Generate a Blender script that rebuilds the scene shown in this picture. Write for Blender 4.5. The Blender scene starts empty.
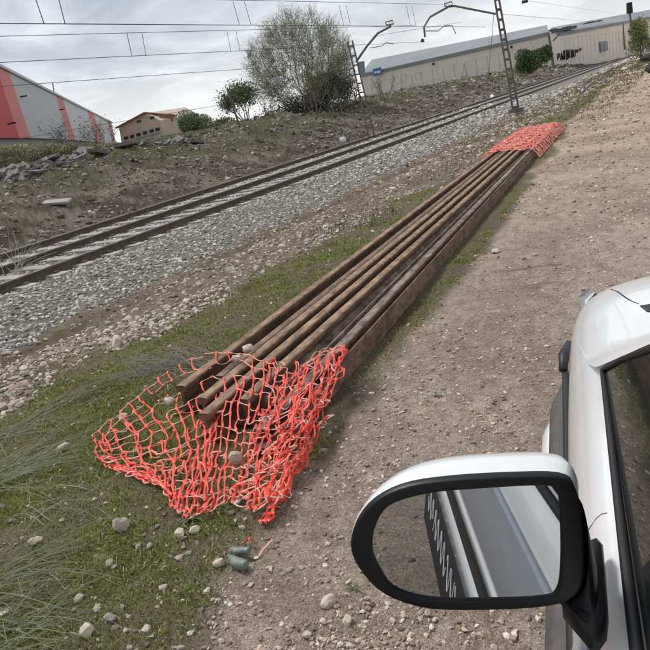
import bpy, math, random
import numpy as np
from mathutils import Vector, Matrix
from math import radians as RAD, sin, cos, pi

# ------------------------------------------------------------------ camera, sky, sun, exposure
SC = bpy.context.scene
COL = SC.collection
H = 1.55
PITCH, ROLL, YAW, FPX = RAD(18), RAD(11.5), RAD(28.72), 650.0
def _basis():
    fw = np.array([0, cos(PITCH), -sin(PITCH)]); rt = np.array([1.0, 0, 0]); up = np.array([0, sin(PITCH), cos(PITCH)])
    rt2 = cos(ROLL)*rt - sin(ROLL)*up; up2 = sin(ROLL)*rt + cos(ROLL)*up
    Rz = np.array([[cos(YAW), -sin(YAW), 0], [sin(YAW), cos(YAW), 0], [0, 0, 1]])
    return Rz@fw, Rz@rt2, Rz@up2
FW, RT, UP = _basis()
CAM = np.array([0, 0, H])
cd = bpy.data.cameras.new('camera'); cam = bpy.data.objects.new('camera', cd); COL.objects.link(cam)
cd.sensor_width = 36; cd.lens = 36*FPX/650; cd.clip_start = 0.02; cd.clip_end = 3000
cam.matrix_world = Matrix(((RT[0], UP[0], -FW[0], 0), (RT[1], UP[1], -FW[1], 0), (RT[2], UP[2], -FW[2], H), (0, 0, 0, 1)))
SC.camera = cam
SC.view_settings.view_transform = 'Standard'; SC.view_settings.look = 'None'; SC.view_settings.gamma = 1
SC.view_settings.exposure = 0.70

SUN_EL, SUN_AZ = RAD(58), RAD(-75)
W = bpy.data.worlds.new('World'); SC.world = W; W.use_nodes = True
nt = W.node_tree; N = nt.nodes; L = nt.links
bg = N['Background']; bg.inputs[1].default_value = 1.0
tc = N.new('ShaderNodeTexCoord'); sep = N.new('ShaderNodeSeparateXYZ'); L.new(tc.outputs['Generated'], sep.inputs[0])
def wmath(op, a, b=None, c=None):
    m = N.new('ShaderNodeMath'); m.operation = op
    for i, v in enumerate((a, b, c)):
        if v is None: continue
        if isinstance(v, (int, float)): m.inputs[i].default_value = v
        else: L.new(v, m.inputs[i])
    return m.outputs[0]
zz = wmath('ADD', wmath('MAXIMUM', sep.outputs[2], 0.0), 0.30)
cb = N.new('ShaderNodeCombineXYZ'); L.new(wmath('DIVIDE', sep.outputs[0], zz), cb.inputs[0]); L.new(wmath('DIVIDE', sep.outputs[1], zz), cb.inputs[1])
n1 = N.new('ShaderNodeTexNoise'); n1.inputs['Scale'].default_value = 2.0; n1.inputs['Detail'].default_value = 7; n1.inputs['Roughness'].default_value = .55; n1.inputs['Distortion'].default_value = .5
L.new(cb.outputs[0], n1.inputs['Vector'])
cr = N.new('ShaderNodeValToRGB'); L.new(n1.outputs['Fac'], cr.inputs[0])
cr.color_ramp.elements[0].position = .41; cr.color_ramp.elements[0].color = (.235, .255, .29, 1)
cr.color_ramp.elements[1].position = .60; cr.color_ramp.elements[1].color = (.56, .57, .59, 1)
e = cr.color_ramp.elements.new(.5); e.color = (.37, .39, .425, 1)
hz = N.new('ShaderNodeMix'); hz.data_type = 'RGBA'
L.new(wmath('POWER', wmath('SUBTRACT', 1.0, wmath('MINIMUM', wmath('MAXIMUM', sep.outputs[2], 0.0), 1.0)), 9.0), hz.inputs[0])
L.new(cr.outputs[0], hz.inputs[6]); hz.inputs[7].default_value = (.64, .645, .655, 1)
sk = N.new('ShaderNodeTexSky'); sk.sky_type = 'NISHITA'; sk.sun_disc = False; sk.sun_elevation = SUN_EL; sk.sun_rotation = SUN_AZ
skm = N.new('ShaderNodeMix'); skm.data_type = 'RGBA'; skm.blend_type = 'MULTIPLY'; skm.inputs[0].default_value = 1
L.new(sk.outputs[0], skm.inputs[6]); skm.inputs[7].default_value = (.1, .1, .1, 1)
fin = N.new('ShaderNodeMix'); fin.data_type = 'RGBA'; fin.inputs[0].default_value = .10
L.new(hz.outputs[2], fin.inputs[6]); L.new(skm.outputs[2], fin.inputs[7]); L.new(fin.outputs[2], bg.inputs[0])
sd = bpy.data.lights.new('sun', 'SUN'); sd.energy = 1.5; sd.angle = RAD(14); sd.color = (1, .975, .94)
sun = bpy.data.objects.new('sun', sd); COL.objects.link(sun)
sdir = Vector((sin(SUN_AZ)*cos(SUN_EL), cos(SUN_AZ)*cos(SUN_EL), sin(SUN_EL)))
sun.rotation_euler = sdir.to_track_quat('Z', 'Y').to_euler(); sun.location = (-10, 5, 30)

# ------------------------------------------------------------------ helpers
def ray(x, y): return FW + RT*(x-325)/FPX - UP*(y-325)/FPX
def back(x, y, z=0.0):
    d = ray(x, y); return CAM + d*((z-H)/d[2])
def rdist(x, y, D):
    d = ray(x, y); return CAM + d*(D/math.hypot(d[0], d[1]))
def rx(x, y, X):
    d = ray(x, y); return CAM + d*(X/d[0])
def vplane(x, y, A, B):
    """point of the ray through (x,y) on the vertical plane through A and B"""
    d = ray(x, y); n = np.array([B[1]-A[1], -(B[0]-A[0]), 0.0])
    return CAM + d*(((A-CAM)@n)/(d@n))

rng = np.random.default_rng(7); random.seed(7)
def _hash(ix, iy, s):
    h = (ix.astype(np.int64)*374761393 + iy.astype(np.int64)*668265263 + s*1274126177) & 0xffffffff
    h = ((h ^ (h >> 13))*1274126177) & 0xffffffff
    return ((h ^ (h >> 16)) & 0xffff)/65535.0
def vnoise(x, y, s=0):
    ix = np.floor(x); iy = np.floor(y); fx = x-ix; fy = y-iy
    fx = fx*fx*(3-2*fx); fy = fy*fy*(3-2*fy)
    a = _hash(ix, iy, s); b = _hash(ix+1, iy, s); c = _hash(ix, iy+1, s); d = _hash(ix+1, iy+1, s)
    return (a*(1-fx)+b*fx)*(1-fy)+(c*(1-fx)+d*fx)*fy
def fbm(x, y, sc, o=4, s=0):
    x = np.asarray(x, float); y = np.asarray(y, float)
    t = 0; a = .5; tot = 0
    for i in range(o):
        t = t + a*vnoise(x*sc+17.3*i, y*sc-9.1*i, s+i); tot += a; a *= .5; sc *= 2.1
    return t/tot
def sm(a, b, v):
    t = np.clip((v-a)/(b-a), 0, 1); return t*t*(3-2*t)

def mesh_np(name, V, F, mat=None, parent=None, smooth=False, colors=None, mi=None, mats=None):
    V = np.asarray(V, np.float32); F = np.asarray(F, np.int32)
    me = bpy.data.meshes.new(name); nf, k = F.shape
    me.vertices.add(len(V)); me.vertices.foreach_set('co', V.ravel())
    me.loops.add(nf*k); me.loops.foreach_set('vertex_index', F.ravel())
    me.polygons.add(nf); me.polygons.foreach_set('loop_start', np.arange(0, nf*k, k, dtype=np.int32))
    me.polygons.foreach_set('loop_total', np.full(nf, k, np.int32))
    if mi is not None: me.polygons.foreach_set('material_index', np.asarray(mi, np.int32))
    me.polygons.foreach_set('use_smooth', np.full(nf, bool(smooth)))
    me.update(calc_edges=True)
    if colors is not None:
        ca = me.color_attributes.new('Col', 'FLOAT_COLOR', 'POINT')
        c = np.ones((len(V), 4), np.float32); c[:, :3] = colors; ca.data.foreach_set('color', c.ravel())
    for m in (mats or ([mat] if mat else [])): me.materials.append(m)
    o = bpy.data.objects.new(name, me); COL.objects.link(o)
    if parent: o.parent = parent
    return o

class MB:
    """collects polygons and links them as one mesh object"""
    def __init__(s): s.v = []; s.f = []; s.m = []
    def add(s, vs, fs, m=0):
        b = len(s.v); s.v += [tuple(map(float, p)) for p in vs]; s.f += [tuple(b+i for i in f) for f in fs]; s.m += [m]*len(fs); return s
    def box(s, c, size, R=None, m=0):
        hx, hy, hz_ = [q/2 for q in size]
        P = [np.array(p) for p in ((-hx,-hy,-hz_),(hx,-hy,-hz_),(hx,hy,-hz_),(-hx,hy,-hz_),(-hx,-hy,hz_),(hx,-hy,hz_),(hx,hy,hz_),(-hx,hy,hz_))]
        if R is not None: P = [R@p for p in P]
        return s.add([p+np.array(c) for p in P], [(0,3,2,1),(4,5,6,7),(0,1,5,4),(1,2,6,5),(2,3,7,6),(3,0,4,7)], m)
    def tube(s, pts, r, n=6, m=0, caps=True, flat=1.0):
        pts = [np.array(p, float) for p in pts]; k = len(pts)
        rr = list(r) if hasattr(r, '__len__') else [r]*k
        rings = []; prev = None
        for i in range(k):
            t = pts[min(i+1, k-1)]-pts[max(i-1, 0)]; t = t/(np.linalg.norm(t)+1e-12)
            if prev is None:
                a = np.array([0, 0, 1.0]) if abs(t[2]) < .9 else np.array([1.0, 0, 0])
            else: a = prev
            u = a - t*(a@t); u /= np.linalg.norm(u)+1e-12; prev = u; w = np.cross(t, u)
            rings += [pts[i]+rr[i]*(flat*cos(2*pi*j/n+.3)*u+sin(2*pi*j/n+.3)*w) for j in range(n)]
        fs = [(i*n+j, i*n+(j+1) % n, (i+1)*n+(j+1) % n, (i+1)*n+j) for i in range(k-1) for j in range(n)]
        if caps: fs += [tuple(range(n))[::-1], tuple((k-1)*n+j for j in range(n))]
        return s.add(rings, fs, m)
    def strip(s, A, B, w, t, m=0, up=(0, 0, 1)):
        """bar of rectangular section from A to B"""
        A = np.array(A, float); B = np.array(B, float); d = B-A; ln = np.linalg.norm(d); d = d/ln
        u = np.array(up, float); x = np.cross(d, u); x /= np.linalg.norm(x)+1e-9; z = np.cross(x, d)
        return s.box((A+B)/2, (w, ln, t), np.array([x, d, z]).T, m)
    def build(s, name, mat=None, parent=None, smooth=False, mats=None, off=None):
        me = bpy.data.meshes.new(name)
        v = s.v if off is None else [(p[0]-off[0], p[1]-off[1], p[2]-off[2]) for p in s.v]
        me.from_pydata(v, [], s.f)
        for m in (mats or ([mat] if mat else [])): me.materials.append(m)
        me.polygons.foreach_set('material_index', s.m)
        me.polygons.foreach_set('use_smooth', [bool(smooth)]*len(s.f)); me.update()
        o = bpy.data.objects.new(name, me); COL.objects.link(o)
        if parent: o.parent = parent
        return o
def tag(o, label=None, cat=None, group=None, kind=None):
    if label: o['label'] = label
    if cat: o['category'] = cat
    if group: o['group'] = group
    if kind: o['kind'] = kind
    return o
def empty(name, loc, label, cat, group=None, rz=0):
    o = bpy.data.objects.new(name, None); COL.objects.link(o); o.location = [float(q) for q in loc]; o.rotation_euler = (0, 0, rz); o.empty_display_size = .2
    return tag(o, label, cat, group)
def bevel(o, w=.01, seg=2):
    m = o.modifiers.new('b', 'BEVEL'); m.width = w; m.segments = seg; m.limit_method = 'ANGLE'; return o

# ------------------------------------------------------------------ materials
def mat(name, col, rough=.8, metal=0, var=0, vscale=8, bump=0, bscale=40, attr=False, col2=None, spec=None, coat=0, detail=6, ramp=(.35, .65)):
    m = bpy.data.materials.new(name); m.use_nodes = True; t = m.node_tree; n = t.nodes; l = t.links; p = n['Principled BSDF']
    p.inputs['Roughness'].default_value = rough; p.inputs['Metallic'].default_value = metal
    if spec is not None: p.inputs['Specular IOR Level'].default_value = spec
    if coat: p.inputs['Coat Weight'].default_value = coat; p.inputs['Coat Roughness'].default_value = .05
    p.inputs['Base Color'].default_value = (*col, 1)
    tcn = n.new('ShaderNodeTexCoord'); src = None
    if attr:
        a = n.new('ShaderNodeVertexColor'); a.layer_name = 'Col'; src = a.outputs[0]
    if col2 is not None:
        nn = n.new('ShaderNodeTexNoise'); nn.inputs['Scale'].default_value = vscale; nn.inputs['Detail'].default_value = detail; nn.inputs['Roughness'].default_value = .65
        l.new(tcn.outputs['Object'], nn.inputs['Vector'])
        r = n.new('ShaderNodeValToRGB'); l.new(nn.outputs['Fac'], r.inputs[0])
        r.color_ramp.elements[0].position = ramp[0]; r.color_ramp.elements[1].position = ramp[1]
        r.color_ramp.elements[0].color = (*col, 1); r.color_ramp.elements[1].color = (*col2, 1); src = r.outputs[0]
    if var:
        nn = n.new('ShaderNodeTexNoise'); nn.inputs['Scale'].default_value = vscale*2.3; nn.inputs['Detail'].default_value = detail
        l.new(tcn.outputs['Object'], nn.inputs['Vector'])
        mr = n.new('ShaderNodeMapRange'); l.new(nn.outputs['Fac'], mr.inputs[0]); mr.inputs[1].default_value = .3; mr.inputs[2].default_value = .7; mr.inputs[3].default_value = 1-var; mr.inputs[4].default_value = 1+var
        mx = n.new('ShaderNodeMix'); mx.data_type = 'RGBA'; mx.blend_type = 'MULTIPLY'; mx.inputs[0].default_value = 1
        if src is not None: l.new(src, mx.inputs[6])
        else: mx.inputs[6].default_value = (*col, 1)
        l.new(mr.outputs[0], mx.inputs[7]); src = mx.outputs[2]
    if src is not None: l.new(src, p.inputs['Base Color'])
    if bump:
        nb = n.new('ShaderNodeTexNoise'); nb.inputs['Scale'].default_value = bscale; nb.inputs['Detail'].default_value = 5
        l.new(tcn.outputs['Object'], nb.inputs['Vector'])
        b = n.new('ShaderNodeBump'); b.inputs['Strength'].default_value = bump; b.inputs['Distance'].default_value = .6/bscale
        l.new(nb.outputs['Fac'], b.inputs['Height']); l.new(b.outputs[0], p.inputs['Normal'])
    return m
M = {}
M['stone'] = mat('stone_mix', (.4, .36, .3), .9, attr=True, var=.22, vscale=30, bump=.5, bscale=90)
M['bigstone'] = mat('pale_stone', (.64, .56, .45), .9, col2=(.46, .39, .30), vscale=14, var=.15, bump=.6, bscale=60)
M['greystone'] = mat('grey_stone', (.36, .33, .30), .9, col2=(.22, .20, .18), vscale=14, var=.15, bump=.6, bscale=60)
M['concrete'] = mat('old_concrete', (.25, .235, .21), .9, col2=(.12, .108, .095), vscale=2.5, var=.2, bump=.5, bscale=25)
M['sleeper'] = mat('sleeper_concrete', (.46, .43, .39), .9, col2=(.30, .28, .25), vscale=5, var=.15, bump=.4, bscale=30)
def rust(name, a, b, sc=9):
    m = mat(name, a, .8, col2=b, vscale=sc, var=.42, bump=.7, bscale=110, detail=9, ramp=(.40, .60))
    t = m.node_tree; n = t.nodes
    tcn = next(q for q in n if q.type == 'TEX_COORD')
    mp = n.new('ShaderNodeMapping'); mp.inputs['Scale'].default_value = (1, .40, 1)
    t.links.new(tcn.outputs['Object'], mp.inputs[0])
    for q in n:
        if q.type == 'TEX_NOISE' and q.inputs['Scale'].default_value < 60: t.links.new(mp.outputs[0], q.inputs['Vector'])
    return m
M['rust'] = rust('rusty_rail', (.20, .11, .06), (.10, .062, .042))
M['rust_top'] = rust('rail_head_brown', (.34, .215, .13), (.18, .115, .072), 14)
M['rust_grey'] = rust('rail_foot_grey', (.26, .20, .155), (.12, .088, .066), 10)
M['rust_red'] = rust('rail_side_red', (.24, .145, .10), (.12, .078, .058), 12)
M['track_side'] = mat('track_rail_side', (.15, .11, .08), .85, col2=(.085, .065, .05), vscale=10)
M['track_head'] = mat('track_rail_head', (.30, .27, .25), .45, metal=.35, col2=(.16, .12, .1), vscale=6)
M['net_red'] = mat('net_orange', (.88, .075, .042), .5, var=.15, vscale=30)
M['net_pale'] = mat('net_faded', (.86, .30, .21), .5, col2=(.82, .50, .40), vscale=20)
M['paint'] = mat('white_car_paint', (.83, .84, .845), .22, coat=.6, col2=(.78, .775, .76), vscale=7, var=.03, ramp=(.4, .75))
M['paint_sky'] = mat('door_sky_reflection_blue', (.34, .37, .41), .3, coat=.5, var=.05, vscale=30)  # reflected sky on the white door, put into the base colour
M['plastic'] = mat('black_textured_plastic', (.010, .010, .011), .42, bump=.2, bscale=900, spec=.35)
M['rubber'] = mat('black_rubber', (.014, .014, .015), .5)
M['cladding'] = mat('dusty_grey_plastic', (.075, .066, .06), .6, col2=(.11, .095, .085), vscale=20, var=.15)
M['mirror'] = mat('mirror_glass', (.50, .52, .54), .0, metal=1)
M['glass'] = mat('dark_car_glass', (.018, .02, .018), .02, spec=.8)
M['lamp'] = mat('headlamp_glass', (.70, .76, .78), .08, metal=.5, coat=1)
M['steel'] = mat('galvanised_steel', (.20, .19, .18), .6, metal=.3, col2=(.11, .10, .09), vscale=3)
M['brownsteel'] = mat('weathered_mast', (.10, .085, .07), .75, col2=(.17, .15, .13), vscale=2)
M['wire'] = mat('wire', (.10, .10, .105), .6)
M['porcelain'] = mat('brown_insulator', (.06, .035, .025), .3)
M['wallA'] = mat('pale_warehouse_wall', (.80, .73, .64), .9, col2=(.73, .66, .58), vscale=.06, var=.06)
M['roofA'] = mat('grey_roof', (.21, .235, .25), .75, col2=(.30, .31, .32), vscale=.08)
M['darkroof'] = mat('dark_roof', (.07, .075, .08), .8)
M['blue'] = mat('blue_sign', (.06, .16, .42), .6); M['fence'] = mat('dull_fence_wire', (.42, .40, .37), .8); M['white'] = mat('white_letter', (.78, .78, .78), .7)
M['black'] = mat('black_paint', (.02, .02, .022), .8)
def clad(name, c):
    m = mat(name, c, .45, var=.06, vscale=.5)
    return m
M['hred'] = clad('red_cladding', (.60, .065, .075)); M['hpink'] = clad('light_red_cladding', (.70, .22, .21)); M['hgrey'] = clad('grey_cladding', (.54, .565, .58)); M['hgrey2'] = clad('pale_grey_cladding', (.64, .655, .66))
M['plinth'] = mat('concrete_plinth', (.36, .35, .33), .9, col2=(.29, .28, .26), vscale=.4)
M['hwall'] = mat('beige_house_wall', (.66, .53, .42), .9, col2=(.58, .46, .36), vscale=.5); M['hroof'] = mat('terracotta', (.33, .15, .10), .85, col2=(.25, .12, .085), vscale=1)
M['window'] = mat('dark_window', (.04, .045, .05), .2)
M['greenp'] = mat('grey_green_gate', (.16, .22, .21), .7)
M['bark'] = mat('grey_bark', (.25, .225, .195), .9, col2=(.16, .14, .12), vscale=3)
M['leaf_pale'] = mat('pale_new_leaves', (.20, .23, .12), .7, attr=True)
M['leaf'] = mat('leaves', (.06, .1, .04), .7, attr=True)
M['grass'] = mat('grass_blades', (.1, .13, .04), .75, attr=True)
M['dry'] = mat('dry_stalk', (.52, .51, .38), .8, col2=(.31, .33, .21), vscale=9)
M['can'] = mat('green_grey_can', (.30, .34, .30), .55, col2=(.12, .15, .13), vscale=45, var=.3, bump=.4, bscale=160)

# ------------------------------------------------------------------ the ground
def track_u(x, y): return x-.035*y
def height(x, y):
    u = track_u(x, y)
    z = np.zeros_like(u)
    z = np.interp(u, [-60, -34, -20.5, -18.5, -16, -13.6, -12.9, -8.0, -6.4, -6.2, -5.9, -4.6, -3.3, 3, 400], [1.9, 1.75, 1.62, 1.45, .78, .05, -.11, -.11, -.30, -.33, -.27, -.10, 0, 0, 0])
    bank = sm(-13.2, -15.5, u)
    z = z + bank*(fbm(x, y, .35, 4, 3)-.5)*.7*(1+0*x) + bank*(fbm(x, y, 1.7, 4, 9)-.5)*.30
    z = z + sm(-8, -6.5, u)*(fbm(x, y, 1.2, 3, 5)-.5)*.05*(1-sm(-1.9, -1.2, x))
    z = z + sm(-6.3, -5.4, u)*(fbm(x, y, 5, 3, 11)-.5)*.03
    z = z + sm(-1.6, -1.2, x)*((fbm(x, y, 2.2, 4, 21)-.5)*.035+(fbm(x*1.0, y, 14, 3, 23)-.5)*.012)
    # the foot of the verge sits a little lower than the road
    z = z - sm(-1.75, -1.95, x)*(1-sm(-3.4, -3.9, x))*.012
    return z
def zones(x, y):
    u = track_u(x, y); r = np.hypot(x, y)
    nA = fbm(x, y, 1.1, 4, 31); nB = fbm(x, y, 3.3, 4, 37); nC = fbm(x, y, .4, 3, 41)
    edge = -1.44+(nA-.5)*.5-.033*np.clip(y-4, 0, 16)+.12*sm(3, 0, y)
    road = sm(-.10, .10, x-edge+(nB-.5)*.22)
    ballast = sm(-13.3, -12.8, u)*(1-sm(-6.75, -6.45, u+(nB-.5)*.5))
    strip = sm(-7.0, -6.6, u)*(1-sm(-4.7, -3.9, u+(nA-.5)*1.2-.07*np.clip(y-4, 0, 11)))*(1-ballast)
    bank = 1-sm(-13.4, -12.9, u)
    verge = np.clip(1-road-ballast-strip-bank, 0, 1)
    g = sm(.38, .56, .5*nA+.5*nB+.13*sm(9, 3, y)+.16*sm(3.6, 2.2, y)-.02)
    g = np.where((x > -1.95-.02*y), sm(.44, .58, .5*nA+.5*nB)*.9, g)
    g = g*(1-.6*sm(.60, .70, fbm(x, y, 1.9, 3, 55)))
    g = np.maximum(g, sm(3.0, 2.3, y)*(.30+.55*sm(.42, .56, fbm(x, y, 4.5, 4, 57))))
    grass = verge*g + strip*.25*sm(.54, .66, nA) + bank*.0
    topg = bank*sm(-15.6, -19.0, u+(nC-.5)*6)*sm(.35, .58, fbm(x, y, .8, 3, 44)+.10)
    return road, ballast, strip, bank, verge, grass, topg, nA, nB, nC
def ground_color(x, y):
    road, ballast, strip, bank, verge, grass, topg, nA, nB, nC = zones(x, y)
    c = np.zeros((len(x), 3))
    def cc(*v): return np.array(v)
    def mixn(a, b, t): return a[None]*(1-t[:, None])+b[None]*t[:, None]
    fine = fbm(x, y, 16, 3, 71)
    cr_ = mixn(cc(.37, .29, .228), cc(.57, .465, .375), sm(.3, .7, .55*nA+.45*fine))
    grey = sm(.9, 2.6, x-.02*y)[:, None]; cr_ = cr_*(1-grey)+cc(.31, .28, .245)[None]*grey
    near = sm(3.6, 1.2, np.hypot(x, y))[:, None]; cr_ = cr_*(1-near*.3)+cc(.33, .26, .21)[None]*near*.3
    pink = (sm(5, 14, y)*(1-sm(1.0, 2.6, x)))[:, None]; cr_ = cr_*(1-pink)+cr_*cc(1.06, .99, .93)[None]*pink
    cb_ = mixn(cc(.20, .18, .155), cc(.30, .27, .235), nB)
    cs = mixn(cc(.17, .13, .095), cc(.28, .23, .175), sm(.3, .7, .5*nB+.5*fine))
    ck = mixn(cc(.078, .059, .042), cc(.225, .188, .148), sm(.38, .66, .6*fbm(x, y, 1.1, 6, 81)+.4*fine))
    cv = mixn(cc(.15, .12, .085), cc(.25, .205, .155), nB)
    c = road[:, None]*cr_+ballast[:, None]*cb_+strip[:, None]*cs+bank[:, None]*ck+verge[:, None]*cv
    gcol = mixn(cc(.12, .128, .034), cc(.22, .21, .07), fbm(x, y, 6, 3, 91))
    rusty = .7*sm(.62, .74, fbm(x, y, 1.6, 3, 95))[:, None]; gcol = gcol*(1-rusty)+cc(.13, .095, .040)[None]*rusty*.9+0
    grass = grass*(1-.45*sm(.50, .62, fbm(x, y, 2.6, 3, 151)))
    c = c*(1-grass[:, None])+gcol*grass[:, None]
    gt = mixn(cc(.075, .085, .032), cc(.12, .115, .06), nB); tg = (topg*.85)[:, None]
    c = c*(1-tg)+gt*tg
    u = track_u(x, y)
    d = (np.exp(-((u+6.33+(nA-.5)*.4)/.10)**2)*.5)[:, None]; c = c*(1-d)+cc(.10, .065, .04)[None]*d
    return c
def build_ground():
    r = [.0001]; q = .25
    while q < 900: r.append(q); q *= 1.0155
    r = np.array(r)
    head = np.degrees(YAW)
    a_d = np.arange(-44, 40, .145)-head*1.0+0  # dense where the photograph looks
    a_c = np.arange(a_d[-1]+3, a_d[0]+360-1.5, 3.0)
    ang = np.radians(np.concatenate([a_d, a_c]))
    Rr, A = np.meshgrid(r, ang, indexing='ij')
    X = (Rr*np.sin(A)).ravel(); Y = (Rr*np.cos(A)).ravel()
    nr, na = len(r), len(ang)
    Z = height(X, Y)
    near = np.clip(1-Rr.ravel()/14, 0, 1)
    Z += near*(fbm(X, Y, 22, 3, 61)-.5)*.014
    Cc = ground_color(X, Y)
    i, j = np.meshgrid(np.arange(nr-1), np.arange(na), indexing='ij'); i = i.ravel(); j = j.ravel(); j2 = (j+1) % na
    F = np.stack([i*na+j, (i+1)*na+j, (i+1)*na+j2, i*na+j2], 1)[:, ::-1]
    m = mat('ground_soil', (.2, .17, .13), .95, attr=True, var=.0)
    t = m.node_tree; n = t.nodes; l = t.links; p = n['Principled BSDF']; p.inputs['Specular IOR Level'].default_value = .15
    tcn = next(k for k in n if k.type == 'TEX_COORD'); vc = next(k for k in n if k.type == 'VERTEX_COLOR')
    prev = vc.outputs[0]
    for sc, lo, hi, a, b in ((160, .58, 1.42, .34, .66), (45, .74, 1.26, .33, .67), (9, .88, 1.14, .35, .65)):
        nn = n.new('ShaderNodeTexNoise'); nn.inputs['Scale'].default_value = sc; nn.inputs['Detail'].default_value = 4; nn.inputs['Roughness'].default_value = .7
        l.new(tcn.outputs['Object'], nn.inputs['Vector'])
        mr = n.new('ShaderNodeMapRange'); l.new(nn.outputs['Fac'], mr.inputs[0]); mr.inputs[1].default_value = a; mr.inputs[2].default_value = b; mr.inputs[3].default_value = lo; mr.inputs[4].default_value = hi
        mx = n.new('ShaderNodeMix'); mx.data_type = 'RGBA'; mx.blend_type = 'MULTIPLY'; mx.inputs[0].default_value = 1
        l.new(prev, mx.inputs[6]); l.new(mr.outputs[0], mx.inputs[7]); prev = mx.outputs[2]
    # pale grit
    vo = n.new('ShaderNodeTexVoronoi'); vo.inputs['Scale'].default_value = 95; l.new(tcn.outputs['Object'], vo.inputs['Vector'])
    mr = n.new('ShaderNodeMapRange'); l.new(vo.outputs['Distance'], mr.inputs[0]); mr.inputs[1].default_value = .16; mr.inputs[2].default_value = .26; mr.inputs[3].default_value = .5; mr.inputs[4].default_value = 0
    sp = n.new('ShaderNodeSeparateColor'); l.new(vo.outputs['Color'], sp.inputs[0])
    gt = n.new('ShaderNodeMath'); gt.operation = 'GREATER_THAN'; gt.inputs[1].default_value = .72; l.new(sp.outputs[0], gt.inputs[0])
    mu = n.new('ShaderNodeMath'); mu.operation = 'MULTIPLY'; l.new(mr.outputs[0], mu.inputs[0]); l.new(gt.outputs[0], mu.inputs[1])
    mx = n.new('ShaderNodeMix'); mx.data_type = 'RGBA'; l.new(mu.outputs[0], mx.inputs[0]); l.new(prev, mx.inputs[6]); mx.inputs[7].default_value = (.42, .36, .29, 1); prev = mx.outputs[2]
    vo = n.new('ShaderNodeTexVoronoi'); vo.inputs['Scale'].default_value = 210; l.new(tcn.outputs['Object'], vo.inputs['Vector'])
    sp = n.new('ShaderNodeSeparateColor'); l.new(vo.outputs['Color'], sp.inputs[0])
    mr = n.new('ShaderNodeMapRange'); l.new(sp.outputs[0], mr.inputs[0]); mr.inputs[3].default_value = .72; mr.inputs[4].default_value = 1.28
    mx = n.new('ShaderNodeMix'); mx.data_type = 'RGBA'; mx.blend_type = 'MULTIPLY'; mx.inputs[0].default_value = .8; l.new(prev, mx.inputs[6]); l.new(mr.outputs[0], mx.inputs[7]); prev = mx.outputs[2]
    l.new(prev, p.inputs['Base Color'])
    nb = n.new('ShaderNodeTexNoise'); nb.inputs['Scale'].default_value = 70; nb.inputs['Detail'].default_value = 6; nb.inputs['Roughness'].default_value = .7
    l.new(tcn.outputs['Object'], nb.inputs['Vector']); b = n.new('ShaderNodeBump'); b.inputs['Strength'].default_value = 1.0; b.inputs['Distance'].default_value = .022
    l.new(nb.outputs['Fac'], b.inputs['Height'])
    nb2 = n.new('ShaderNodeTexNoise'); nb2.inputs['Scale'].default_value = 24; nb2.inputs['Detail'].default_value = 5; nb2.inputs['Roughness'].default_value = .65
    l.new(tcn.outputs['Object'], nb2.inputs['Vector']); b2 = n.new('ShaderNodeBump'); b2.inputs['Strength'].default_value = .8; b2.inputs['Distance'].default_value = .035
    l.new(nb2.outputs['Fac'], b2.inputs['Height']); l.new(b.outputs[0], b2.inputs['Normal']); l.new(b2.outputs[0], p.inputs['Normal'])
    V = np.stack([X, Y, Z], 1); cx = X[F].mean(1); cy = Y[F].mean(1); z_ = zones(cx, cy); u = track_u(cx, cy)
    kind = np.where(z_[0] > .5, 1, np.where(u < -12.95, 2, 0))
    for k_, nm in enumerate(('ground', 'dirt_road', 'embankment')):
        Fk = F[kind == k_]; ids, inv = np.unique(Fk.ravel(), return_inverse=True)
        o = mesh_np(nm, V[ids], inv.reshape(-1, 4), m, smooth=True, colors=Cc[ids]); tag(o, kind='structure')
build_ground()
def gz(x, y): return float(height(np.array([float(x)]), np.array([float(y)]))[0])

# ------------------------------------------------------------------ loose stones, grass
def ico():
    t = (1+5**.5)/2
    v = np.array([(-1,t,0),(1,t,0),(-1,-t,0),(1,-t,0),(0,-1,t),(0,1,t),(0,-1,-t),(0,1,-t),(t,0,-1),(t,0,1),(-t,0,-1),(-t,0,1)], float)
    f = [(0,11,5),(0,5,1),(0,1,7),(0,7,10),(0,10,11),(1,5,9),(5,11,4),(11,10,2),(10,7,6),(7,1,8),(3,9,4),(3,4,2),(3,2,6),(3,6,8),(3,8,9),(4,9,5),(2,4,11),(6,2,10),(8,6,7),(9,8,1)]
    return v/np.linalg.norm(v[0]), np.array(f)
IV, IF = ico()
def ico2():
    v = [tuple(p) for p in IV]; cache = {}; f2 = []
    def mid(a, b):
        k = (min(a, b), max(a, b))
        if k not in cache:
            q = np.array(v[a])+np.array(v[b]); q /= np.linalg.norm(q); cache[k] = len(v); v.append(tuple(q))
        return cache[k]
    for a, b, c in IF:
        ab, bc, ca = mid(a, b), mid(b, c), mid(c, a); f2 += [(a, ab, ca), (b, bc, ab), (c, ca, bc), (ab, bc, ca)]
    return np.array(v), np.array(f2)
IV2, IF2 = ico2()
SV = [IV*(1+.28*rng.standard_normal((12, 1)))*np.array([1, .8, .6]) for _ in range(16)]
def polar(n, r0, r1, a0, a1, p=1.0):
    t = rng.random(n); r = r0*(r1/r0)**(t**p); a = np.radians(a0+(a1-a0)*rng.random(n))-YAW
    return r*np.sin(a), r*np.cos(a), r
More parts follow.
